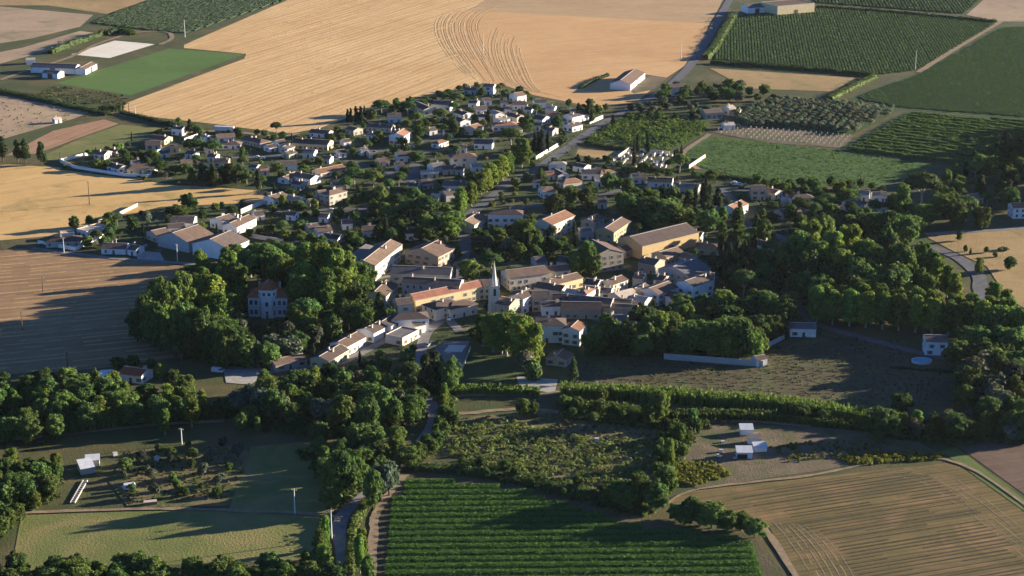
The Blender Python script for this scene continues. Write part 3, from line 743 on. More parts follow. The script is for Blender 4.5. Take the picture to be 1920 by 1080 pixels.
HS = """
325 236 346 238 6 4.5 g d w|tall narrow white house with sunlit side wall at the field edge
289 253 316 256 9 3.2 g r y|yellow house with red roof at the upper left of the village
272 265 302 264 9 3 g d c
208 278 224 280 6 3 g r b
182 281 203 283 9 3.2 g b c
210 305 232 311 8 3 g d w
249 309 274 307 9 3.4 h b y|cream yellow hip-roofed villa at the corner of the long white garden wall
248 300 258 299 6 3 g b w
380 252 391 254 5 3 g p w
338 300 361 299 8 3 g t c
405 252 440 250 9 3 g t w
421 265 442 265 8 3 h b w
468 256 490 261 9 3 h b b
402 297 430 297 9 3 g d c
516 264 533 261 8 3 g d w
530 275 545 270 7 3 g d c
534 285 551 281 7 3 g d y
553 259 620 263 11 4 g d y|long dark-roofed hall with sunlit cream gable facing right
570 280 592 281 8 3 g g w
517 303 556 301 8 3.5 g d w|bright white long house with dark roof and white side extension
488 315 502 314 6 3 g o c
592 318 642 308 9 3 g o c|long house with orange roof beside the small conical shrubs
556 322 592 329 9 3.6 g t w|large white house with arched openings and pale roof
530 332 553 322 7 3 g t w
552 338 570 341 7 3.4 g d b
503 368 530 360 8 4 g b w|white house with two dark windows beside the sandy field
535 364 566 370 7 3 g p w
617 358 633 354 8 6 h b b|beige two-storey house with brown hip roof below the white villas
595 358 610 356 7 3.5 g b b
578 374 592 372 6 3.5 g b y
584 242 620 245 8 3 g d w
655 236 672 240 8 3.4 g o b
692 285 704 284 6 3.6 f t c
622 341 652 338 8 2.6 s g b
692 249 702 250 5 3 g p w
727 213 752 212 9 4 g d w
780 190 806 201 9 4 g d c
812 188 848 190 10 4.4 g d w
872 163 894 164 8 3.4 g b c
908 157 928 158 8 5.6 g b w|two-storey white house at the top corner of the village
858 205 878 211 8 3.6 g d w
858 219 873 224 8 3.6 g d w
880 236 896 231 9 5 g o c|cream house with peach-orange roof in the upper quarter
888 200 912 198 8 3.6 g d w
934 229 957 228 9 3.6 h o w
743 250 757 241 10 6 g o w|large white gabled house with orange roof beside a curved lane
820 265 829 262 6 3 h o w
855 288 880 287 9 6 h b c|square cream two-storey house with brown roof by the avenue
742 286 772 284 9 4 g d w
705 298 728 296 8 3 g b c
672 278 688 276 7 3 g g w
890 261 925 262 10 3.5 g d w
883 307 903 306 7 3.4 g p w
806 307 831 304 9 3.6 g g w
690 231 738 234 9 3 g d g
962 175 980 172 9 5 g b w|white house with sunlit side at the stubble edge
960 190 986 190 9 3.6 g b w
1000 187 1022 186 8 4 g d w
1025 198 1042 199 7 3.4 g p w
1024 209 1046 208 8 3.4 g b b
1003 215 1025 218 10 4 g d w
1064 214 1096 207 9 4.6 g d w|pale blue-white house with dark roof at the village's right tip
1064 233 1084 228 8 3.6 g d w
1026 238 1042 240 8 3.4 g b g
958 211 978 216 8 3.4 g d c
931 222 950 218 7 4 g g w
924 206 938 211 7 3.4 g p w
1040 303 1050 303 6 4.4 h p w
1022 322 1038 321 8 3 g o c
1040 316 1057 325 7 3 g d w
1060 336 1075 334 8 3.6 h o c
1090 318 1134 318 9 3.6 g d w|long dark-roofed house with three large openings above the pines
1128 320 1140 318 7 3.6 h o c
1013 352 1036 350 9 4 g b w
1080 305 1102 309 7 3.4 g d w
1184 326 1208 325 9 3.6 g d w
1215 332 1262 334 9 3.4 g d w
1268 343 1312 346 8 3 g g g
1116 338 1131 338 7 3 f g w
1258 158 1286 157 9 6 g b w|white two-storey house beside the main road above the orchard
1318 206 1352 204 9 4 g b b
1361 199 1374 197 7 5 g p c
1374 205 1389 206 6 3 g b y
1355 230 1376 229 7 3 g p w
103 443 136 442 10 3 h d g|dark hip-roofed house inside a low white wall at the far left
152 432 192 421 8 4 f p w|flat-roofed white building with a bright sunlit side wall
112 436 140 434 6 3.2 f p w
193 456 240 457 9 3 g d w|long low house with dark roof behind a low garden wall
246 459 263 461 8 3 g d w
322 406 366 406 12 4.2 g d w|white house with dark roof and broad sunlit white gable
314 420 346 418 8 3.4 g d w
283 433 311 427 10 4 g b b
404 409 430 401 9 4.5 g d w
430 419 467 402 9 4.6 g b w|long white farmhouse with brown roof and bright right-hand wall
427 402 446 402 7 3.6 g d w
475 397 492 395 8 3 g d w
573 421 596 418 9 4 g d c
591 426 620 423 9 4 g b w
609 437 640 441 8 3 g d w
678 424 706 423 9 3.6 g b w
788 323 822 322 8 3 f p c
788 338 809 336 8 3.6 g b b
832 338 875 340 10 4 g d w
829 358 851 355 9 4 g d g
811 363 825 364 7 3 g p g
828 311 850 310 8 3.4 g d g
871 414 896 398 11 5 g t c|large tan-roofed house with sunlit end wall beside the avenue
927 394 968 394 8 7.6 h b w|tall white square house with hip roof and two rows of windows
757 428 791 425 10 4 g d w
1017 412 1060 394 12 8 g o c|large house with long orange roof and vine on its wall
1102 411 1121 401 8 6 g b b
1134 428 1166 407 10 7 g b o|tall ochre-walled house with dark roof above the timber barn
1085 432 1112 431 8 5 f g g
1408 348 1436 348 9 6 g d b
1443 353 1461 357 7 4 g b c
1465 370 1486 370 7 3.4 g p y
1491 365 1512 364 8 5 h d w
1459 393 1496 388 9 3.6 g b b
1365 386 1390 375 9 5 g o w
1335 391 1358 382 8 3 s g g
1424 450 1447 455 8 4 g d w
1450 457 1466 459 6 3 g o w
1583 377 1611 373 10 4 g b w
1597 356 1631 358 8 4 g g w
1635 360 1662 360 7 4 g g w
1629 380 1661 379 9 4 g b w
1895 381 1944 380 9 6 g r w|white house with red-brown roof at the right edge above the park
1812 366 1834 362 9 3.4 g g g
1320 457 1337 458 8 3.6 h d y|small cream-yellow house with hip roof right of the timber barn
681 489 733 449 12 8 g t c|long tall house with patched tan roof and bright right-hand wall
667 480 697 459 6 4.5 s g g
790 466 822 450 19 6 g b s|broad stone barn with low gable facing the camera
735 498 848 502 12 7 g g g|long grey-roofed range with pale blank front wall
757 519 866 525 10 8.6 g d g|long old range with two rows of small windows
702 547 725 525 11 6.5 g b c|house with brown roof and sunlit right end next to the conifer
740 561 770 558 9 6.5 g d c|pale house with single window at the left end of the red-roofed range
769 552 897 526 9 6.8 g r y|very long yellow range with salmon-red roof near the church
902 526 932 524 9 6.8 g b y
818 566 838 561 10 5.5 h d c
848 567 872 562 9 5 h b c
748 588 786 586 9 6.4 h d w|white house with flat-topped chimney wall facing the sun
716 603 737 590 9 5 g d w
684 616 711 602 9 4.6 g d w
634 641 670 622 9 4.4 g b w
598 669 637 646 9 4 g d y|low house with sunlit yellow wall at the foot of the terrace row
738 631 770 615 9 4 f g c
778 605 788 603 5 4 g d w
508 675 568 663 8 3 g b b|long low brown-roofed barn beside the gravel yard
232 687 276 693 9 3.4 g v w|isolated house with bright red roof among trees at lower left
947 507 1022 498 12 7 g b c
1024 500 1064 496 9 6 g b c
1030 524 1082 511 9 4.8 g b y
1008 528 1060 536 9 6 g d c
1099 522 1126 525 9 6 g d w
1137 526 1166 516 8 5.6 g b c
1062 541 1084 544 9 6 g p w
1095 545 1103 540 5 8 h o w|slim white tower house with peach pyramid roof in the old village
1152 550 1186 541 9 6 g p c
1186 553 1216 558 9 5 g p c
967 553 993 541 8 7.6 g d w
995 546 1026 545 10 7 g d b
1036 551 1070 552 9 6 g d b
1070 553 1150 560 9 6 g d b
1014 565 1050 564 8 4.6 g d w
1052 566 1128 567 10 5 g d s
1133 568 1196 572 7 4.4 g t b
1150 560 1186 562 8 5 g b c
1006 597 1042 597 10 8 h d w|white two-storey house with hip roof behind the big plane trees
1070 614 1084 601 8 7 g o w|tall house with salmon roof and white verges near the plane trees
1042 668 1056 654 9 3 g o b
1172 600 1202 607 8 5 g b b
1140 589 1176 592 9 5 g g g
940 556 967 561 11 7 g d s
1143 467 1110 449 16 9 g b s|tall grey stone house with a wide gable and sunlit brown side
1160 463 1181 456 9 4 g b s
1205 481 1238 487 10 5 g d s
1235 473 1270 463 10 4.6 g b s
1262 500 1305 484 18 6 g g b|broad grey-roofed barn with sunlit stone end, centre right
1282 473 1301 478 8 3.6 g o b
1284 527 1322 514 10 8 g d w|white house with many windows at the right end of the old village
1304 510 1340 512 9 7 g b w
1216 541 1254 527 11 6 g b w
1190 541 1210 531 8 5 g d b
1733 628 1776 629 9 6.4 g b w|white farmhouse with brown roof beside the oval pool
1738 641 1768 643 5 3 s b w
1480 605 1530 606 8 4 g g w|pale low house in shade left of the plane-tree row
1408 604 1428 592 8 5 g o b|orange-roofed house half hidden among dark trees
100 222 113 220 4 2.6 g p w
300 262 312 263 7 3 g b w
318 272 334 271 7 3 g d c
352 282 368 284 7 3 g b w
300 283 312 282 6 3 g d w
384 275 398 274 7 3 g b w
392 288 408 289 7 3 g d w
446 283 462 282 7 3 g b w
455 263 463 262 6 3 g t w
500 272 512 270 7 3 g d w
497 285 512 285 7 3 g b c
470 308 484 309 6 3 g d w
605 292 622 293 7 3 g d w
630 282 646 280 7 3 g b w
650 295 668 294 7 3 g d b
620 262 636 262 7 3 g b w
640 262 655 260 6 3 g d w
718 272 732 271 7 3 g b w
740 305 758 304 8 3 g d w
760 318 776 316 7 3 g b w
790 276 806 275 7 3 g d w
800 240 816 238 7 3.4 g d w
832 244 848 243 7 3.4 g b w
846 228 860 230 7 3.6 g d w
820 214 836 214 7 3.4 g d w
842 206 855 207 7 3.4 g b w
880 188 897 189 7 3.6 g d w
900 214 916 215 7 3.4 g d w
905 184 920 183 7 3.6 g b w
938 188 953 188 7 3.4 g d w
945 200 960 200 7 3.6 g b w
985 200 1000 201 7 3.4 g d w
980 222 996 223 7 3.4 g d w
1000 230 1015 230 7 3.4 g b w
1045 222 1058 222 7 3.4 g d w
960 240 975 238 7 3.4 g d w
860 272 875 272 7 3.4 g d w
855 312 872 313 7 3.4 g b g
770 342 785 343 7 3.4 g d g
1060 318 1074 318 6 3.2 g d w
1150 322 1168 321 8 3.4 g b w
1000 336 1014 336 7 3.4 g b w
1090 352 1106 351 7 3.4 g d w
1120 372 1138 372 8 3.6 g b c
1500 384 1520 384 8 3.8 g d w
1540 376 1560 377 8 3.6 g b w
1390 392 1410 390 8 3.6 g d w
1300 434 1318 436 8 4 g d c
640 412 660 411 8 3.4 g b w
648 436 668 437 8 3.4 g d w
700 440 722 438 8 4 g d w
540 396 556 397 7 3.2 g d w
600 400 618 401 7 3.2 g b w
1000 482 1022 480 9 5 g d g
1048 480 1068 482 9 5 g d c
870 462 895 464 9 5 g g w
1100 536 1122 538 8 6 g d c
1128 540 1146 541 7 6 g b w
1040 540 1058 541 7 6.4 g d c
1090 575 1118 577 8 5 g d c
1150 578 1180 580 8 5 g b b
1200 565 1222 568 8 5 g d w
1225 556 1246 558 8 5 g b w
1232 515 1250 518 8 5.4 g d c
1190 512 1210 514 8 5 g b g
1255 545 1275 549 8 5 g d w
975 575 995 576 8 6 g b c
"""
NMAIN = len(HS.strip().splitlines()) - 66
for i, ln in enumerate(HS.strip().splitlines()):
    d, _, lb = ln.partition('|')
    q = d.split()
    nm = 'house'
    if 'barn' in lb.split(): nm = 'barn'
    if i >= NMAIN:
        mx_ = at((float(q[0]) + float(q[2])) / 2, (float(q[1]) + float(q[3])) / 2, float(q[5]) + 1.2)
        if not free(mx_, 3.2) or not free_road(mx_, 2.5): continue
    house(*[float(x) for x in q[:6]], q[6], q[7], q[8], label=lb.strip() or None, name=nm, seed=i, chim=random.Random(i).choice((0, 1, 1, 2)))
# large working buildings without rows of windows
for i, (a, lb, nm) in enumerate([
 ((1181, 444, 1288, 418, 18, 7.2, 'g', 'd', 'o'), 'huge barn with long dark roof and sunlit ochre timber side', 'barn'),
 ((323, 437, 372, 421, 22, 5.4, 'g', 'b', 'g'), 'wide grey hangar with brown roof, further left of the two', 'hangar'),
 ((393, 449, 433, 432, 22, 6.0, 'g', 'd', 'w'), 'wide hangar with dark roof and bright sunlit end by the park', 'hangar'),
 ((1163, 151, 1191, 129, 15, 4.4, 'g', 'b', 'w'), 'white farm barn with brown roof standing alone in the stubble', 'barn'),
 ((62, 118, 146, 121, 12, 4.2, 'g', 'g', 'w'), 'long white stable with grey roof beside the riding arena', 'barn'),
 ((84, 131, 114, 133, 9, 3.6, 'g', 'g', 'w'), 'short white outbuilding in front of the long stable', 'barn'),
 ((150, 127, 172, 116, 8, 4, 'g', 'b', 'w'), 'white stable wing running back from the long stable', 'barn'),
 ((48, 109, 66, 108, 7, 3.2, 'g', 'p', 'w'), 'small pale outbuilding behind the long stable', 'barn'),
 ((1442, 8, 1512, 2, 26, 8.5, 'f', 'b', 'y'), 'big flat-roofed yellow warehouse at the top of the photo', 'hangar'),
 ((1396, 8, 1432, 6, 14, 5, 'g', 'g', 'w'), 'grey-roofed shed left of the yellow warehouse', 'shed')]):
    house(*a, label=lb, name='barn' if nm == 'barn' else ('warehouse' if nm == 'hangar' else 'shed'), win=0, chim=0, seed=900 + i, cat={'hangar': 'warehouse'}.get(nm, nm))
# ------------------------------------------------------------ trees: a trunk with limbs and a crown of leaf sprays gathered in clumps
ICO = None
def ico():
    t = (1 + 5 ** .5) / 2
    v = [Vector(p).normalized() for p in ((-1, t, 0), (1, t, 0), (-1, -t, 0), (1, -t, 0), (0, -1, t), (0, 1, t), (0, -1, -t), (0, 1, -t), (t, 0, -1), (t, 0, 1), (-t, 0, -1), (-t, 0, 1))]
    f = [(0, 11, 5), (0, 5, 1), (0, 1, 7), (0, 7, 10), (0, 10, 11), (1, 5, 9), (5, 11, 4), (11, 10, 2), (10, 7, 6), (7, 1, 8), (3, 9, 4), (3, 4, 2), (3, 2, 6), (3, 6, 8), (3, 8, 9), (4, 9, 5), (2, 4, 11), (6, 2, 10), (8, 6, 7), (9, 8, 1)]
    return v, f
ICO = ico()
def rdir(rg):
    z = rg.uniform(-1, 1)
    t = rg.uniform(0, 6.28318)
    r = math.sqrt(1 - z * z)
    return Vector((r * math.cos(t), r * math.sin(t), z))
def spray(m, p, n, s, rg, tone, mat='leaf', asp=1.5):
    x = n.orthogonal().normalized()
    x.rotate(Matrix.Rotation(rg.uniform(0, 6.28), 3, n))
    y = n.cross(x)
    a, b = s * 0.5 * asp, s * 0.5
    k = len(m.v)
    bend = n * (s * 0.18)
    m.v += [tuple(p - x * a - bend), tuple(p - y * b), tuple(p + x * a - bend), tuple(p + y * b)]
    m.f.append((k, k + 1, k + 2, k + 3))
    m.m.append(m.mi(mat))
    m.tone += [tone] * 4
def leafy(m, lobes, n, size, rg, jit=0.75, up=0.2, core=0.62, shell=(0.70, 1.10)):
    wt = [l[3] * l[4] + l[4] * l[5] + l[3] * l[5] for l in lobes]
    tot = sum(wt)
    tn = [rg.uniform(0.70, 1.30) for _ in lobes]
    for li, l in enumerate(lobes):
        c = Vector(l[:3])
        r = Vector(l[3:6])
        if core:  # solid core added inside each clump to keep light out, toned darker
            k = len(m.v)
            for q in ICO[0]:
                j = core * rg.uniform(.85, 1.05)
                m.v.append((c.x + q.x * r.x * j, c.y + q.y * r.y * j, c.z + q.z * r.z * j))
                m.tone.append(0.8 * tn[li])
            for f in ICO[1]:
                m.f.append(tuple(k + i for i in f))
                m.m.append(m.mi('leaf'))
        cnt = int(n * wt[li] / tot)
        done = 0
        tries = 0
        while done < cnt and tries < cnt * 4:
            tries += 1
            d = rdir(rg)
            if d.z < -0.55 and rg.random() < .7: continue
            e = rg.uniform(*shell) if rg.random() > .1 else rg.uniform(1.05, 1.32)
            p = Vector((c.x + d.x * r.x * e, c.y + d.y * r.y * e, c.z + d.z * r.z * e))
            hid = False
            for lj, o in enumerate(lobes):
                if lj != li:
                    q = ((p.x - o[0]) / o[3]) ** 2 + ((p.y - o[1]) / o[4]) ** 2 + ((p.z - o[2]) / o[5]) ** 2
                    if q < 0.62:
                        hid = True
                        break
            if hid: continue
            nn = Vector((d.x / r.x, d.y / r.y, d.z / r.z)).normalized()
            nn = (nn + rdir(rg) * jit + Vector((0, 0, up))).normalized()
            spray(m, p, nn, size * rg.uniform(.65, 1.35), rg, tn[li] * rg.uniform(.6, 1.45))
            done += 1
def trunk(m, H, r, rg, mat, limbs=4, fork=0.35, spread=0.22, topz=0.62, R0=5):
    lean = Vector((rg.uniform(-.03, .03) * H, rg.uniform(-.03, .03) * H, 0))
    a = Vector((0, 0, -0.3))
    b = Vector((0, 0, H * fork)) + lean
    m.tube(a, Vector((0, 0, 0.5)), r * 1.5, r * 1.1, mat, 8, False)
    m.tube(Vector((0, 0, 0.5)), b, r * 1.1, r * .75, mat, 8)
    for k in range(limbs):
        t = 6.28 * k / limbs + rg.uniform(-.4, .4)
        e = b + Vector((math.cos(t) * R0 * spread * 2, math.sin(t) * R0 * spread * 2, H * (topz - fork) * rg.uniform(.8, 1.1)))
        mid = b.lerp(e, .5) + Vector((math.cos(t), math.sin(t), 0)) * R0 * .06
        m.tube(b - Vector((0, 0, .2)), mid, r * .55, r * .38, mat, 6, False)
        m.tube(mid, e, r * .38, r * .15, mat, 6)
PROTO = {}
def proto(kind, seed):
    rg = random.Random(hash_(kind) + seed * 101)
    m, t = MB(), MB()
    if kind in ('broad', 'garden'):
        R0, H = 5.0, 11.0
        lobes = []
        sq = rg.uniform(.85, 1.15)
        for k in range(54):
            d = rdir(rg)
            rr = rg.uniform(.11, .24) * R0
            q = rg.uniform(.66, .92)
            lobes.append((d.x * R0 * q * sq, d.y * R0 * q / sq, H * .53 + d.z * H * .40 * q * 1.15, rr, rr, rr * rg.uniform(.7, 1.0)))
        lobes.append((0, 0, H * .52, R0 * .66, R0 * .66, H * .36))
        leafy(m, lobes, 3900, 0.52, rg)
        trunk(t, H, .32, rg, 'bark', 4, .25, .2, .6, R0)
    elif kind == 'plane':
        R0, H = 5.5, 20.0
        lobes = []
        for k in range(64):
            a_, q = rg.uniform(0, 6.28), rg.random() ** .45
            z = rg.uniform(.17, .90)
            wz = math.sin(math.pi * min(1, (z - .02) / .96)) ** .5
            rr = rg.uniform(.11, .24) * R0
            lobes.append((math.cos(a_) * q * R0 * .84 * wz, math.sin(a_) * q * R0 * .84 * wz, H * z, rr, rr, rr * rg.uniform(1.0, 1.5)))
        lobes.append((0, 0, H * .48, R0 * .6, R0 * .6, H * .32))
        lobes.append((0, 0, H * .82, R0 * .42, R0 * .42, H * .14))
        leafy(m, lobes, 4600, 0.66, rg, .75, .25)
        trunk(t, H, .45, rg, 'bark_pale', 5, .24, .16, .62, R0)
    elif kind == 'pine':
        R0, H = 6.0, 12.0
        lobes = []
        for k in range(26):
            a_, q = rg.uniform(0, 6.28), math.sqrt(rg.random())
            rr = rg.uniform(.2, .32) * R0
            lobes.append((math.cos(a_) * q * R0 * .76, math.sin(a_) * q * R0 * .76, H * (.84 - .24 * q * q) + rg.uniform(-.3, .2), rr, rr, rr * .8))
        lobes.append((0, 0, H * .72, R0 * .66, R0 * .66, H * .19))
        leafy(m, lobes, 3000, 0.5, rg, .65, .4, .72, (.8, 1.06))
        trunk(t, H, .34, rg, 'bark_pale', 6, .36, .22, .68, R0)
    elif kind == 'conifer':
        R0, H = 4.5, 14.0
        lobes = []
        for k in range(22):
            z = rg.uniform(.16, .93)
            wz = (1.04 - z) ** .75
            a_ = rg.uniform(0, 6.28)
            rr = rg.uniform(.24, .36) * R0 * (.55 + .6 * wz)
            lobes.append((math.cos(a_) * R0 * .55 * wz, math.sin(a_) * R0 * .55 * wz, H * z, rr, rr, rr * .75))
        lobes.append((0, 0, H * .42, R0 * .5, R0 * .5, H * .28))
        lobes.append((0, 0, H * .74, R0 * .26, R0 * .26, H * .22))
        leafy(m, lobes, 2300, 0.6, rg, .6, .05)
        trunk(t, H, .3, rg, 'bark', 3, .4, .1, .6, R0)
    elif kind == 'cypress':
        R0, H = 1.3, 12.0
        lobes = []
        for k in range(13):
            z = .06 + .86 * k / 12
            wz = min(1.0, (z + .04) * 4.0) * (1.0 - z ** 2.6) ** .8
            a_ = rg.uniform(0, 6.28)
            rr = R0 * (.28 + .6 * wz)
            lobes.append((math.cos(a_) * R0 * .18, math.sin(a_) * R0 * .18, H * z, rr, rr, H * .085))
        leafy(m, lobes, 1100, 0.42, rg, .45, .5)
        trunk(t, H, .16, rg, 'bark', 2, .3, .05, .6, R0)
    elif kind == 'olive':
        R0, H = 2.2, 4.0
        lobes = []
        for k in range(9):
            d = rdir(rg)
            rr = rg.uniform(.36, .5) * R0
            lobes.append((d.x * R0 * .52, d.y * R0 * .52, H * .6 + d.z * H * .2, rr, rr, rr * .8))
        leafy(m, lobes, 700, 0.42, rg, .6)
        trunk(t, H, .16, rg, 'bark', 3, .25, .2, .55, R0)
    else:                        # shrub
        R0, H = 2.0, 2.6
        lobes = []
        for k in range(8):
            a_, q = rg.uniform(0, 6.28), math.sqrt(rg.random())
            rr = rg.uniform(.34, .55) * R0
            lobes.append((math.cos(a_) * q * R0 * .6, math.sin(a_) * q * R0 * .6, H * rg.uniform(.28, .62), rr, rr, rr * .8))
        leafy(m, lobes, 560, 0.46, rg, .6)
        trunk(t, H, .1, rg, 'bark', 3, .2, .2, .5, R0)
    return m.mesh('crown'), t.mesh('trunk'), R0, H
def hash_(s):
    return sum((i + 1) * ord(c) for i, c in enumerate(s)) % 997
NV = dict(broad=6, plane=5, pine=4, conifer=3, cypress=3, olive=4, shrub=5)
for kd, n in NV.items():
    PROTO[kd] = [proto(kd, i) for i in range(n)]
PROTO['garden'] = PROTO['broad']
NV['garden'] = NV['broad']
TINT = dict(broad=(0.074, 0.132, 0.034), plane=(0.112, 0.182, 0.034), pine=(0.066, 0.122, 0.034), conifer=(0.042, 0.070, 0.025), cypress=(0.018, 0.033, 0.014), olive=(0.130, 0.172, 0.115), shrub=(0.085, 0.128, 0.036), garden=(0.074, 0.128, 0.036))
NAMES = dict(garden='garden_tree', broad='broadleaf_tree', plane='plane_tree', pine='umbrella_pine', conifer='conifer_tree', cypress='cypress_tree', olive='olive_tree', shrub='shrub')
DESC = dict(garden='garden tree', broad='broadleaf tree', plane='plane tree', pine='umbrella pine', conifer='conifer', cypress='cypress', olive='olive tree', shrub='shrub')
trng = random.Random(77)
TREES = []
COUNT = {}
def tree(kind, p, wd, h, tint=None, label=None, group=None, tone=None, nm=None, ds=None):
    """wd, h in metres; p on the ground"""
    k = trng.randrange(NV[kind])
    cm, tm, R0, H = PROTO[kind][k]
    e = empty(nm or NAMES[kind], (p[0], p[1], 0), trng.uniform(0, 6.28), (wd / 2 / R0, wd / 2 / R0, h / H))
    c = link('crown', cm, e)
    link('trunk', tm, e)
    t = tint or TINT[kind]
    v = trng.uniform(.6, 1.4) * (tone or 1.0)
    hu = trng.uniform(-.10, .30)
    c.color = (min(1, t[0] * v * (1 + hu)), t[1] * v, t[2] * v * (1 - hu * .4), 1)
    COUNT[kind] = COUNT.get(kind, 0) + 1
    px = px_of((p[0], p[1], h * .5))
    TREES.append((p[0], p[1], wd / 2))
    if label:
        tag(e, label, 'shrub' if kind == 'shrub' else 'tree', group or 'trees')
    else:
        size = 'low' if h < 5 else ('small' if h < 9 else ('tall' if h < 16 else 'very tall'))
        shade = 'yellow-green' if t[0] > .085 and kind in ('plane', 'broad', 'shrub') else {'olive': 'grey-green', 'cypress': 'dark', 'conifer': 'dark green'}.get(kind, 'green')
        auto(e, f"{size} {shade} {ds or DESC[kind]}", 'shrub' if kind == 'shrub' else 'tree', group or {'shrub': 'shrubs and bushes'}.get(kind, 'trees in and around the village'), px, 'rel')
    return e
def T(kind, x, yt, yb, wpx, **kw):
    s = scale_at(yb)
    return tree(kind, at(x, yb), wpx / s, (yb - yt) / s / math.cos(dep(yb)), **kw)
Y = (0.15, 0.15, 0.028)
